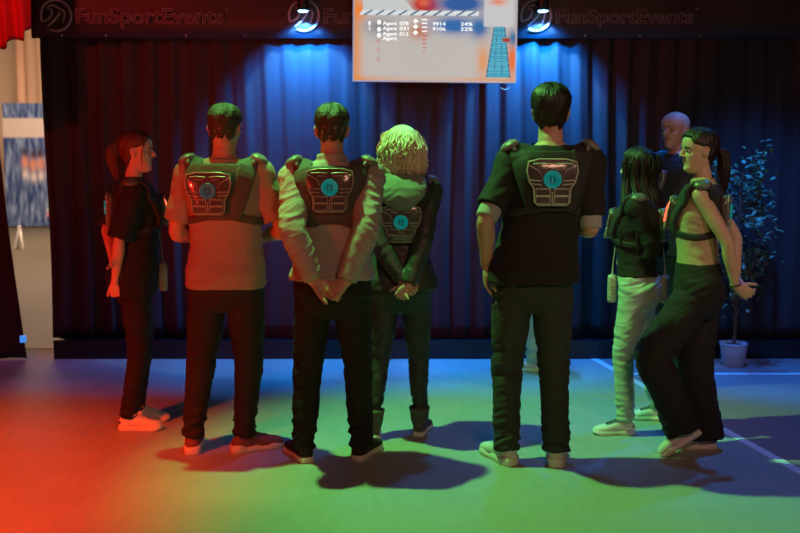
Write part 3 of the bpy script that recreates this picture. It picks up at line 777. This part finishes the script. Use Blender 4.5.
        if st == 'long':
            Ll = hair.get('len', .42)
            for k in range(300):
                a = rh.uniform(.36, 1.64)*math.pi; z0_ = rh.uniform(.08, .21); base = head_pt(a, z0_, True, False)
                dirh = Vector((base.x, base.y+.01, 0)).normalized(); pts = []; L = Ll*rh.uniform(.75, 1.0); fl = rh.uniform(.012, .045); ph = rh.uniform(0, 6)
                sp = rh.uniform(-1, 1)
                for q in range(10):
                    u = q/9; zz = z0_-u*(z0_+L)
                    bs = head_pt(a, max(.06, min(.2, zz)), True, False)
                    dn = max(0., .05-zz)
                    y = bs.y+dirh.y*fl-min(.055, dn*.45)*(1 if dirh.y < .3 else .2); x = bs.x+dirh.x*fl*(1+.5*u)+.004*math.sin(u*7+ph)+sp*.010*u
                    if dirh.y > -.1 and dn > 0: x += math.copysign(min(.05, dn*.35), x); 
                    pts.append(T3((x, y, zz)))
                hb.tube(pts, [.004, .006, .007, .008, .008, .008, .007, .006, .005, .0015], n=6, sub=2)
        if st == 'tied':
            bn = hair.get('tail', ((0, -.115, .16), (0, -.17, .15), (0, -.19, .07), (0, -.17, -.03)))
            for k in range(110):
                ph = rh.uniform(0, 6.28); rr = rh.uniform(0, 1)**.5; pts = []
                for q, p in enumerate(bn):
                    wdt = (.012, .030, .040, .030, .02)[min(q, 4)]*hair.get('bulk', 1)
                    pts.append(T3((p[0]+math.cos(ph+.3*q)*wdt*rr, p[1]+math.sin(ph+.3*q)*wdt*rr*.8, p[2]+rh.uniform(-.012, .012))))
                hb.tube(pts, [.005]+[.006]*(len(bn)-2)+[.0015], n=6, sub=3)
            for s in (-1, 1):
                for k in range(5):
                    hb.tube([T3((s*.060, .05-k*.012, .165)), T3((s*.073, .0, .15+k*.01)), T3((s*.05, -.075, .155+k*.008)), T3((0, -.115, .155))], [.0035, .005, .005, .004], n=6)
            if hair.get('loose'):
                for s in (-1, 1): hb.tube([T3((s*.055, .060, .18)), T3((s*.070, .045, .13)), T3((s*.071, .040, .08)), T3((s*.066, .045, .045))], [.003, .004, .0035, .0012], n=6)
        hb.xf(SC4); ho = hb.build('hair', hair['mat'], t)
        if st in ('short', 'fade', 'thick'):
            me = ho.data; co, no = mesh_np(me)
            q = np.array([noise.noise(p)+.6*noise.noise([c*2.3 for c in p]) for p in (co*np.array((95, 95, 60))).tolist()])
            set_np(me, co+no*(q*.0030)[:, None])
    # trousers
    tk = trousers; tb = MB(); e = tk.get('ease', .012)
    tb.loft([section(z, a+e, b+e, sh(z)[0], cy+sh(z)[1]) for z, a, b, cy in [r for r in [(.72, .085, .05, -.01), (.75, .125, .075, -.012), (.79, itab(TT, .80)[0], .092, -.015)]+[(z, *itab(TT, z)) for z in (.84, .88, .92, .96, 1.0, 1.03)]]])
    rt = tk['r']   # hip, thigh, knee, calf, hem
    for s in (-1, 1):
        hip, kn, an, Ml, L = F[s]
        hem = an+Vector((0, 0, -tk.get('drop', .02)))
        if len(feet[0]) > 3 and False: pass
        tb.tube([hip+Vector((0, 0, .0)), hip.lerp(kn, .45), kn, kn.lerp(hem, .45), kn.lerp(hem, .85), hem], list(rt[:2])+[rt[2], rt[3], rt[4]*.98, rt[4]], n=24, sub=6, rnd=False)
        tb.ell(hip+Vector((0, -.015, 0)), (rt[0], rt[0]*1.05, rt[0]), 20, 12)
    tb.xf(SC4); me = remesh(tb, 'trousers', .0062, 3); wrinkle(me, 'trousers', seed)
    to = link_mesh(me, 'trousers', tk['mat'], t)
    # top
    tp = top; pb = MB(); e = tp['ease']; hz = tp['hem']
    zs = [hz, hz+.02]+[z for z in (.92, .98, 1.05, 1.12, 1.2, 1.28, 1.35, 1.40, 1.44, 1.465, 1.485) if z > hz+.04]
    rows = []
    for z in zs:
        a, b, cy = itab(TT, z)
        fl = tp.get('flare', .02)*sm((1.15-z)/.3); ww = tp.get('waist', 0)*math.exp(-((z-1.07)/.1)**2)
        er = e if z < 1.42 else e*(.85 if z < 1.46 else .5)
        if z == 1.485: a, b = a*1.02, b*1.02
        rows.append(section(z, a+er+fl+ww, b+er+fl*.6+ww*.6, sh(z)[0], cy+sh(z)[1]))
    pb.loft(rows)
    if tp.get('collar'):
        pb.tube([(ax, ay-.016, 1.46), (ax, ay-.010, 1.505+tp['collar'])], [nr*1.35, nr*1.22], n=24, rnd=False, smooth=False)
    for s in (-1, 1):
        so, el, wr = A[s]; sr = tp['sleeve']; kind = tp['sl']
        if kind == 'none': continue
        cw = Vector((s*.09+sh(1.42)[0], -.014+sh(1.42)[1], 1.40))
        pb.tube([cw, so], [.07*ak, .060*ak+e*.8], n=20, rnd=True)
        if kind == 'short':
            f = tp.get('slen', .72); end = so.lerp(el, f)
            pb.tube([so, so.lerp(end, .5), end], [.057*ak+e, sr, sr*1.04], n=22, rnd=False, sub=6)
            pb.ell(so, (.057*ak+e,)*3, 20, 12)
        elif kind == 'half':
            f = tp.get('slen', .2); end = el.lerp(wr, f)
            pb.tube([so, so.lerp(el, .5), el, end], [.057*ak+e, sr, sr*.95, sr*.9], n=22, rnd=False, sub=6); pb.ell(so, (.057*ak+e,)*3, 20, 12)
        else:
            end = el.lerp(wr, .97)
            pb.tube([so, so.lerp(el, .5), el, el.lerp(end, .4), el.lerp(end, .85), end], [.057*ak+e, sr, sr*.92, sr*.88, sr*.74, sr*.66], n=22, rnd=False, sub=6); pb.ell(so, (.057*ak+e,)*3, 20, 12)
    pb.xf(SC4); me = remesh(pb, 'top', .0058, 3); wrinkle(me, tp.get('wr', 'top'), seed+2)
    po = link_mesh(me, tp['name'], tp['mat'], t)
    if tp.get('under'):      # pale sleeve showing under the shirt sleeve
        ub = MB()
        for s in (-1, 1):
            so, el, wr = A[s]; ub = MB(); ub.tube([so.lerp(el, .5), so.lerp(el, .8), so.lerp(el, 1.0)], [.054, .053, .050], n=20, rnd=False); ub.xf(SC4)
            ub.build('undershirt_sleeve', tp['under'], t)
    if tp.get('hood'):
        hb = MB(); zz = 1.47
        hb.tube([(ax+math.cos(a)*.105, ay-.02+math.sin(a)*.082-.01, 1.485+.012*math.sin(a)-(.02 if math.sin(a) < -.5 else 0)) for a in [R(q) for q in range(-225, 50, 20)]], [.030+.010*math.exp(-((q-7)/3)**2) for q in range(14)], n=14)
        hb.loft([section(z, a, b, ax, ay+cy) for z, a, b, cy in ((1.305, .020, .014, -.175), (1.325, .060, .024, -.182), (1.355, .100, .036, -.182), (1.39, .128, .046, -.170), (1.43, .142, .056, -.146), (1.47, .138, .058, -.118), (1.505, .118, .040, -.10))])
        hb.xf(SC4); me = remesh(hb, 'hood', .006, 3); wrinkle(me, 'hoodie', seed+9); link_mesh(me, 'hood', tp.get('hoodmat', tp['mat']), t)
    # shoes
    for s in (-1, 1):
        hip, kn, an, Ml, L = F[s]; M = SC4 @ Ml; wd = .92 if fem else 1.05
        so_ = shoe_upper(M, L, wd, shoes.get('kind', 'low')).build('shoe', shoes['mat'], t)
        ch = shoes.get('chunky', 0)
        shoe_sole(M, L, wd, ch).build('sole', shoes['sole'], so_)
        laces(M, L, wd).build('lace', shoes.get('lace', shoes['mat']), so_)
        hy = -.075*L/.28
        if shoes.get('heel'):
            q = MB(); q.ell(M @ Vector((0, hy+.016, .050)), (.030*S, .020*S, .017*S), 14, 8, M.to_3x3().normalized()); q.build('heel_patch', shoes['heel'], so_)
    # vest
    if vest:
        tb = MB(); ev = tp['ease']+.006; tz = [(z, *itab(TT, z)) for z in np.linspace(1.0, 1.5, 26)]
        tb.loft([section(z, a+ev+tp.get('flare', .02)*sm((1.15-z)/.3), b+ev, sh(z)[0], cy+sh(z)[1]) for z, a, b, cy in tz])
        for s in (-1, 1): tb.ell(A[s][0]+Vector((-s*.015, 0, -.005)), (.062*ak+tp['ease']*.9+.004,)*3, 20, 12)
        bvh = BVHTree.FromPolygons([Vector(p) for p in tb.v], tb.f)
        def hit(p, c):
            p = Vector(p); c = Vector(c); dd = (c-p).normalized(); r = bvh.ray_cast(p, dd)
            return (r[0], r[1]) if r[0] else (c, -dd)
        def strap(mb, pts, wd, th):
            """pts: list of (origin, centre); a flat band laid on the torso."""
            hs = [hit(*q) for q in pts]; P = [h[0] for h in hs]; N = [h[1] if h[1].dot(Vector(q[0])-Vector(q[1])) > 0 else -h[1] for h, q in zip(hs, pts)]
            rings = []
            for i, p in enumerate(P):
                tt = (P[min(i+1, len(P)-1)]-P[max(0, i-1)]); tt = tt.normalized() if tt.length > 1e-6 else Vector((0, 0, 1))
                nn = (N[i]+(N[i-1] if i else N[i])+(N[i+1] if i < len(P)-1 else N[i])).normalized(); sd = tt.cross(nn).normalized()
                wi = wd[i] if isinstance(wd, list) else wd
                rings.append([p+sd*a*wi+nn*b for a, b in ((-.5, -.012), (-.53, th*.5), (-.45, th), (-.2, th*1.15), (.2, th*1.15), (.45, th), (.53, th*.5), (.5, -.012))])
            mb.loft(rings)
        vb = MB(); cx1, cy1 = sh(1.35)
        cen = Vector((cx1, cy1, 1.32))
        pcx, pcz = vest.get('pc', (0, 1.30)); pcx += cx1
        for s in (-1, 1):
            # over the shoulder: from the back panel, over the trapezius, to the chest panel
            pts = []; wds = []
            for k in range(27):
                u = k/26; ang = lerp(-52, 232, u)    # 0 = front horizontal ... measured from +Y up
                x = cx1+s*lerp(.078, .138, math.sin(u*math.pi)**.8)
                dz, dy = math.sin(R(ang)), -math.cos(R(ang))
                c = Vector((x, cy1-.005, 1.34)); pts.append((c+Vector((0, dy, dz))*.6, c)); wds.append(lerp(.045, .100, math.sin(u*math.pi)**.7))
            strap(vb, pts, wds, .016)
            # side strap
            pts = []
            for k in range(19):
                u = k/18; ang = lerp(-80, 80, u); z = 1.175+.045*abs(2*u-1)**1.5
                c = Vector((cx1, cy1, z)); pts.append((c+Vector((s*math.cos(R(ang)), math.sin(R(ang)), 0))*.6, c))
            strap(vb, pts, .038, .008)
        # yoke across the upper back and front bib
        for sy_ in (-1, 1):
            for z_, hw, wd_ in ((1.425, .140, .075), (1.375, .135, .07), (1.32, .110, .07), (1.27, .09, .07), (1.22, .075, .06)):
                pts = []
                for k in range(15):
                    u = k/14*2-1; c = Vector((cx1+u*hw, cy1, z_-.01)); pts.append((c+Vector((0, sy_*.6, .04)), c))
                strap(vb, pts, wd_, .013)
        vb.xf(SC4)
        me = remesh(vb, 'vest', .005, 2); vo = link_mesh(me, 'vest', vest.get('mat', VESTM), t)
        for s in (-1, 1):
            pdb = MB(); h_, n_ = hit(cen+Vector((s*.32, -.10, .55)), Vector((cx1+s*.140, cy1-.012, 1.36)))
            pdb.ell(h_+Vector((0, 0, .006)), (.046*ak, .060*ak, .024), 16, 10, Matrix.Rotation(R(s*28), 3, 'Y')); pdb.tube([h_+Vector((-s*.02, -.055, -.012)), h_+Vector((-s*.005, -.02, .022)), h_+Vector((s*.0, .03, .020))], [.010, .012, .010], n=8)
            pdb.xf(SC4); pdb.build('shoulder_sensor', vest.get('pad', SENS), vo)
        for sy_ in (-1, 1):
            yb = None
            h_, n_ = hit(Vector((pcx, cy1+sy_*.6, pcz)), Vector((pcx, cy1, pcz))); h2, _ = hit(Vector((pcx, cy1+sy_*.6, pcz+.08)), Vector((pcx, cy1, pcz+.08))); h3, _ = hit(Vector((pcx, cy1+sy_*.6, pcz-.08)), Vector((pcx, cy1, pcz-.08)))
            tilt = math.atan2((h2.y-h3.y), .16)
            Mp = SC4 @ Matrix.Translation((pcx, (h2.y+h3.y)/2+sy_*.020, pcz)) @ Matrix.Rotation(-tilt, 4, 'X') @ (Matrix.Identity(4) if sy_ < 0 else Matrix.Rotation(math.pi, 4, 'Z'))
            sensor_panel(vo, Mp, vest, front=sy_ > 0)
        for hx_, hy_ in (vest or {}).get('hip', ()):
            ub = MB(); c = Vector((hx_, hy_, .90)); hw, hd_ = .034, .026
            rings = []
            for z_, g in ((-.085, .75), (-.078, .95), (-.04, 1), (.04, 1), (.078, .95), (.085, .75)):
                rings.append([(c.x+hw*g*math.copysign(abs(math.cos(k*math.pi/8))**.6, math.cos(k*math.pi/8)), c.y+hd_*g*math.copysign(abs(math.sin(k*math.pi/8))**.6, math.sin(k*math.pi/8)), c.z+z_) for k in range(16)])
            ub.loft(rings)
            for k in range(7):
                z_ = c.z-.066+k*.022
                ub.tube([(c.x+hw*1.03*math.cos(a), c.y+hd_*1.06*math.sin(a), z_+.006*math.sin(3*a)) for a in [q*math.pi/8 for q in range(17)]], [.0035]*17, n=6, smooth=False)
            ub.tube([(c.x, c.y, c.z+.08), (c.x*.95, c.y*.98, c.z+.16), (c.x*.8, c.y*.9, c.z+.27)], [.008, .004, .004], n=8)
            ub.xf(SC4); ub.build('hip_sensor', HIPM, vo)
    t['_S'] = S
    return t, S, A, F, Mh, sh

VESTM = mat('vest_fabric', (.085, .080, .068), .75, bump=.4, bscale=180, vary=.25, vscale=14)
SENS = mat('shoulder_sensor_plastic', (.20, .20, .18), .35, coat=.3, bump=.3, bscale=60)
PANM = mat('sensor_panel_plastic', (.10, .085, .08), .22, coat=.8, bump=.1, bscale=90)
PANL = mat('sensor_panel_piping', (.36, .36, .30), .35, .2)
TEAL = mat('emblem_light', (.01, .13, .12), .3, emit=(.0, .30, .27), estr=.38)
TEALD = mat('emblem_mark', (.01, .06, .08), .4)
HIPM = mat('hip_sensor_shell', (.42, .45, .38), .4, bump=.3, bscale=120)
PADD = mat('dark_shoulder_sensor', (.10, .10, .10), .3, coat=.4)
BVEST = cloth_b = mat('black_vest', (.022, .023, .022), .8, bump=.3, bscale=200)
REDL = mat('red_led', (.5, .05, .03), .3, emit=(1, .12, .05), estr=2.2)
def sensor_panel(parent, M, vest, front=False):
    """Rounded shield shaped unit; local x across, z up, -y outwards."""
    out = [(-.108, .092), (-.06, .104), (.06, .104), (.108, .092), (.116, .05), (.104, .0), (.084, -.028), (.080, -.092), (.066, -.106), (-.066, -.106), (-.080, -.092), (-.084, -.028), (-.104, .0), (-.116, .05)]
    if front: out = [(x*.9, z*.9) for x, z in out]
    mb = MB(); rings = []
    for g, y in ((1.0, .018), (1.0, -.008), (.96, -.018), (.90, -.022), (.5, -.026), (.15, -.027)):
        rings.append([M @ Vector((x*g, y, z*g)) for x, z in out])
    mb.loft(rings); mb.build('sensor_panel', vest.get('panel', PANM), parent)
    ln = MB()
    def L_(pts, r=.0026, y=-.024): ln.tube([M @ Vector((x, y, z)) for x, z in pts], [r]*len(pts), n=6, smooth=False)
    L_([(x*.97, z*.97) for x, z in out]+[(out[0][0]*.97, out[0][1]*.97)], .0038, -.019)
    for s in (-1, 1):
        L_([(s*.012, .078), (s*.045, .082), (s*.085, .080)], .0034, -.027)
        L_([(s*.02, .066), (s*.055, .068)], .003, -.027)
        L_([(s*.100, .072), (s*.06, .050), (s*.046, .02)])
        L_([(s*.095, .008), (s*.050, .006)], .0032, -.027)
        for zt_, zb_ in ((-.030, -.060), (-.064, -.096)):
            L_([(s*.010, zt_), (s*.072, zt_), (s*.072, zb_), (s*.010, zb_), (s*.010, zt_)], .0032, -.026)
        L_([(s*.088, -.008), (s*.050, -.012)], .003, -.026)
    L_([(0, -.045), (0, -.10)], .003, -.027)
    ln.build('panel_piping', vest.get('piping', PANL), parent)
    em = MB(); N = 28
    em.loft([[M @ Vector((r*math.cos(2*math.pi*k/N), y, .012+r*math.sin(2*math.pi*k/N))) for k in range(N)] for r, y in ((.040, -.018), (.040, -.032), (.036, -.036), (.030, -.034), (.029, -.031))])
    for s in (-1, 1): em.tube([M @ Vector((s*.011, -.034, -.004)), M @ Vector((s*.006, -.035, .012)), M @ Vector((s*.010, -.034, .028))], [.0018]*3, n=6, mi=1)
    em.tube([M @ Vector((.013*math.cos(k*math.pi/8), -.032, .012+.013*math.sin(k*math.pi/8))) for k in range(17)], [.0016]*17, n=6, mi=1, smooth=False)
    em.build('emblem', [vest.get('emblem', TEAL), TEALD], parent)
    if vest.get('led') and front:
        for s in (-1, 1):
            lb = MB(); lb.tube([M @ Vector((s*.088, -.020, .06)), M @ Vector((s*.085, -.030, .02)), M @ Vector((s*.072, -.030, -.05))], [.005]*3, n=8)
            lb.build('led_strip', REDL, parent)

# garments
def cloth(name, col, **k): return mat(name, col, k.pop('rough', .85), bump=k.pop('bump', .25), bscale=k.pop('bscale', 220), **k)
BLK = cloth('black_cotton', (.011, .0095, .009)); BLK2 = cloth('black_trouser', (.011, .009, .009))
HAIRD = mat('dark_brown_hair', (.014, .009, .006), .5, bump=.6, bscale=90, stretch=(1, 1, .15), vary=.3, vscale=40)
HAIRB = mat('brown_hair', (.042, .028, .019), .55, bump=.6, bscale=120, vary=.3, vscale=60)
HAIRBL = mat('blonde_hair', (.70, .56, .38), .45, bump=.5, bscale=90, stretch=(1, 1, .2), vary=.3, vscale=30)
HAIRR = mat('chestnut_hair', (.085, .032, .016), .5, bump=.6, bscale=90, stretch=(1, 1, .2), vary=.3, vscale=40)
FAIR = ('fair', (.62, .38, .28)); TAN_ = ('tan', (.52, .31, .21))
WHITE = mat('white_shoe', (.78, .75, .70), .5, bump=.1, bscale=60); WSOLE = mat('white_sole', (.75, .73, .70), .5)
GREYK = mat('pale_knit_shoe', (.66, .65, .60), .7, bump=.4, bscale=250); CREAMS = mat('cream_sole', (.72, .66, .60), .5)
BSOLE = mat('black_sole', (.03, .03, .03), .5); LG = mat('dark_lace', (.03, .05, .04), .7); RUST = mat('rust_trainer', (.22, .07, .05), .65, bump=.4, bscale=200)

# 1: woman in profile at the left
p1 = make_person('woman in black t-shirt and black leggings standing in profile at the left end', (140, 425), 130, -74, 'f',
    sway=(0, .015), head=(-14, 0, 0), voxel=.0036, seed=2,
    arms=(((.10, -.125, 1.0), (-.5, -1, 0), (.9, .35, -.2), (.2, -.3, .4), (35, 45, 30)), ((.175, -.12, .885), (.1, -1, 0), (-.05, .02, -1), (-1, .3, 0), (55, 70, 45))),
    feet=((139, 421, -88), (131, 430, -90)), skin=FAIR,
    top=dict(name='t_shirt', mat=BLK, ease=.018, hem=.80, flare=.025, sl='short', sleeve=.070, slen=1.0, waist=.02),
    trousers=dict(mat=BLK2, r=(.092, .080, .060, .054, .042), drop=.0), hair=dict(style='tied', mat=HAIRR, bulk=1.25, loose=1, tail=((0, -.09, .165), (0, -.125, .160), (.005, -.140, .10), (0, -.125, .02), (0, -.115, -.03))),
    shoes=dict(mat=WHITE, sole=WSOLE, chunky=0, heel=mat('dark_heel', (.03, .02, .02), .6)), vest=dict(led=1, mat=BVEST, pad=PADD, hip=((.02, .155),)))
# 2: man in the tan t-shirt
p2 = make_person('man in tan t-shirt and grey vest seen from behind, hands held in front of him', (230, 449), 103, -3, 'm',
    head=(-8, 0, 0), seed=3,
    arms=(((-.11, .20, 1.07), (-.75, -1, -.3), (.8, .6, -.1), (0, -1, .2), (35, 45, 30)), ((.13, .20, 1.07), (1, -.9, -.3), (-.8, .6, -.1), (0, -1, .2), (35, 45, 30))),
    feet=((193, 451, 8), (246, 451, -58)), skin=TAN_,
    top=dict(name='t_shirt', mat=cloth('tan_cotton', (.34, .26, .20)), ease=.022, hem=.845, flare=.002, sl='short', sleeve=.072, slen=.80, collar=.0),
    trousers=dict(mat=cloth('dark_denim', (.022, .014, .014), bscale=160), r=(.100, .093, .072, .064, .050), drop=.0), hair=dict(style='short', mat=HAIRB),
    shoes=dict(mat=RUST, sole=CREAMS, chunky=1), vest=dict(pc=(-.045, 1.32), emblem=mat('emblem_dim', (.05, .16, .18), .3, emit=(.03, .2, .22), estr=.12)))
# 3: man in the pale sweatshirt
p3 = make_person('man in pale grey sweatshirt and vest seen from behind, hands clasped behind him', (334, 459), 104, 0, 'm',
    sway=(.0, .015), head=(4, -4, 0), seed=5, arm_k=1.0,
    arms=(((-.075, -.205, .925), (-.7, -1, 0), (.85, .05, -.50), (.2, -1, .2), (25, 35, 30)), ((.080, -.225, .925), (.7, -1, 0), (-.75, -.20, -.60), (.1, .9, -.4), (45, 60, 45))),
    feet=((303, 459, 24), (362, 457, -20)), skin=TAN_,
    top=dict(name='sweatshirt', mat=cloth('pale_sweatshirt', (.40, .36, .33)), ease=.025, hem=.915, flare=.008, sl='long', sleeve=.068, collar=.012, wr='hoodie'),
    trousers=dict(mat=cloth('black_chino', (.012, .009, .009)), r=(.096, .087, .069, .066, .055), drop=.02), hair=dict(style='fade', mat=HAIRB),
    shoes=dict(mat=cloth('black_canvas', (.03, .02, .02)), sole=CREAMS, chunky=0), vest=dict(pc=(0, 1.35)))
# 4: blonde woman
p4 = make_person('woman with wavy blonde hair in black hooded top seen from behind, hands behind her', (400, 435), 126, -2, 'f',
    sway=(.012, .0), head=(6, -6, 0), seed=6, arm_k=1.06, headroom=.022,
    arms=(((.02, -.20, .92), (-1, -.55, -.1), (.75, -.1, -.6), (0, -1, .3), (40, 50, 35)), ((.055, -.235, .90), (1, -.55, -.1), (-.55, .0, -.8), (-.1, 1, 0), (40, 50, 35))),
    feet=((374, 437, 6), (420, 434, -14)), skin=FAIR,
    top=dict(name='hooded_jacket', mat=cloth('black_shell', (.045, .050, .045), rough=.38), ease=.026, hem=.86, flare=.014, sl='long', sleeve=.060, wr='hoodie', hood=1, hoodmat=cloth('green_lit_hood', (.18, .23, .18))),  # green overhead light on the hood put into its paler cloth colour
    trousers=dict(mat=cloth('dark_leggings', (.035, .045, .038), rough=.6), r=(.096, .082, .058, .054, .040), drop=-.06), hair=dict(style='bob', mat=HAIRBL),
    shoes=dict(kind='high', mat=cloth('black_high_top', (.10, .10, .085)), sole=WSOLE, chunky=0), vest=dict(mat=BVEST, pc=(.0, 1.235)))
# 5: tall man in black
p5 = make_person('tall dark-haired man in loose black t-shirt seen from behind, left arm hanging', (530, 461), 85, -3, 'm',
    sway=(.072, .0), head=(-3, 2, 0), seed=8,
    arms=(((-.215, .0, .93), (-.5, -1, 0), (-.03, .1, -1), (1, 0, .1), (18, 22, 15)), ((.17, .20, 1.12), (.35, -1, -.3), (-.5, .8, 0), (-1, 0, -.2), (30, 40, 30))),
    feet=((505, 462, 22), (556, 463, -8)), skin=TAN_,
    top=dict(name='t_shirt', mat=BLK, ease=.024, hem=.86, flare=.010, sl='short', sleeve=.066, slen=.80, under=cloth('pale_sleeve', (.34, .36, .33))),
    trousers=dict(mat=cloth('black_jeans', (.032, .034, .028), bscale=160), r=(.098, .090, .070, .064, .060), drop=.02), hair=dict(style='thick', mat=HAIRD),
    shoes=dict(mat=GREYK, sole=CREAMS, chunky=1, lace=GREYK), vest=dict(mat=BVEST, pc=(.0, 1.325), piping=mat('bright_piping', (.5, .55, .45), .3)))
# 6: dark-haired girl in light jeans
p6 = make_person('woman with long dark hair, black top and light jeans standing behind the tall stepping woman', (633, 430), 148, 66, 'f',
    head=(-8, 0, 0), seed=9,
    arms=(((-.03, .10, 1.06), (-.4, -1, 0), (.8, .3, .1), (.6, -.3, 0), (35, 45, 30)), ((.03, .09, 1.06), (.4, -1, 0), (-.9, .2, .1), (-.6, -.3, 0), (35, 45, 30))),
    feet=((623, 434, 92), (657, 420, 80)), skin=FAIR,
    top=dict(name='long_sleeved_top', mat=BLK, ease=.020, hem=.985, flare=.0, sl='long', sleeve=.050),
    trousers=dict(mat=cloth('light_denim', (.42, .54, .48), bscale=160), r=(.094, .082, .060, .058, .050), drop=-.01), hair=dict(style='long', mat=HAIRD, len=.40),
    shoes=dict(mat=WHITE, sole=WSOLE, lace=LG, heel=mat('red_heel', (.5, .06, .04), .5)), vest=dict(mat=BVEST, pad=PADD, hip=((-.08, .135), (.03, -.165))))
# 7: stepping woman in khaki top
p7 = make_person('woman in sleeveless khaki top and wide black trousers, hands behind her and one heel lifted', (692, 446), 127, 68, 'f',
    sway=(0, -.0), head=(32, 2, 0), voxel=.0036, seed=10, arm_k=1.02,
    arms=(((-.085, -.205, .915), (-.5, -1, .1), (.12, -.75, -.45), (.9, -.2, 0), (30, 40, 30)), ((.055, -.20, .94), (.6, -.8, 0), (-.55, -.4, -.6), (-.5, .6, 0), (40, 50, 35))),
    feet=((665, 455, 88, 34), (703, 448, 90)), skin=('olive', (.55, .38, .25)),
    top=dict(name='sleeveless_top', mat=cloth('khaki_knit', (.44, .34, .20)), ease=.008, hem=.955, flare=.0, waist=.008, sl='none', sleeve=.05, wr='top'),
    trousers=dict(mat=BLK2, ease=.022, r=(.106, .108, .096, .092, .092), drop=.03), hair=dict(style='tied', mat=HAIRD, bulk=1.0, tail=((0, -.115, .12), (0, -.145, .105), (0, -.150, .04), (0, -.145, -.05), (0, -.14, -.11))),
    shoes=dict(mat=GREYK, sole=CREAMS, chunky=1, lace=GREYK), vest=dict(led=1, mat=BVEST, pad=PADD))
q_, S_, A_ = p7[0], p7[1], p7[2]
el_, wr_ = A_[-1][1], A_[-1][2]; ax_ = (wr_-el_).normalized(); c_ = wr_-ax_*.012; u_ = ax_.orthogonal().normalized(); v_ = ax_.cross(u_)
mb = MB(); mb.tube([(c_+(u_*math.cos(k*math.pi/10)+v_*math.sin(k*math.pi/10))*.029)*S_ for k in range(21)], [.005*S_]*21, n=8, smooth=False, rnd=False)
mb.build('bracelet', mat('dark_bracelet', (.03, .02, .02), .4), q_)
# 8: bald man
p8 = make_person('bald man in grey top standing by the curtain behind the khaki-topped woman', (669, 386), 112, 112, 'm',
    head=(18, 0, 0), seed=12, headroom=0,
    arms=(((-.2, .03, .90), (-.5, -1, 0), (0, .1, -1), (1, 0, 0), (20, 25, 20)), ((.2, .03, .90), (.5, -1, 0), (0, .1, -1), (-1, 0, 0), (20, 25, 20))),
    feet=((678, 388, 100), (682, 382, 105)), skin=TAN_,
    top=dict(name='t_shirt', mat=cloth('grey_cotton', (.04, .04, .045)), ease=.02, hem=.86, flare=.01, sl='short', sleeve=.068, slen=.8),
    trousers=dict(mat=BLK2, r=(.098, .090, .072, .068, .066), drop=.03), hair=dict(style='bald'),
    shoes=dict(mat=WHITE, sole=WSOLE), vest=dict(mat=BVEST, pad=PADD))
# 9: person hidden behind the tall man, one leg showing
p9 = make_person('person in light jeans almost hidden behind the tall man in black', (541, 369), 138, 84, 'm',
    head=(0, 0, 0), seed=14,
    arms=(((-.18, .1, .95), (-.5, -1, 0), (0, .4, -1), (1, 0, 0), (20, 25, 20)), ((.18, .1, .95), (.5, -1, 0), (0, .4, -1), (-1, 0, 0), (20, 25, 20))),
    feet=((533, 371, 88), (547, 366, 85)), skin=TAN_,
    top=dict(name='t_shirt', mat=BLK, ease=.018, hem=.86, flare=.01, sl='short', sleeve=.066, slen=.8),
    trousers=dict(mat=cloth('light_denim', (.42, .54, .48)), r=(.094, .084, .066, .062, .060), drop=.02), hair=dict(style='short', mat=HAIRD),
    shoes=dict(mat=WHITE, sole=WSOLE), vest=None)

for nm in [o.name for o in bpy.data.objects if '_S' in o.keys()]: del bpy.data.objects[nm]['_S']
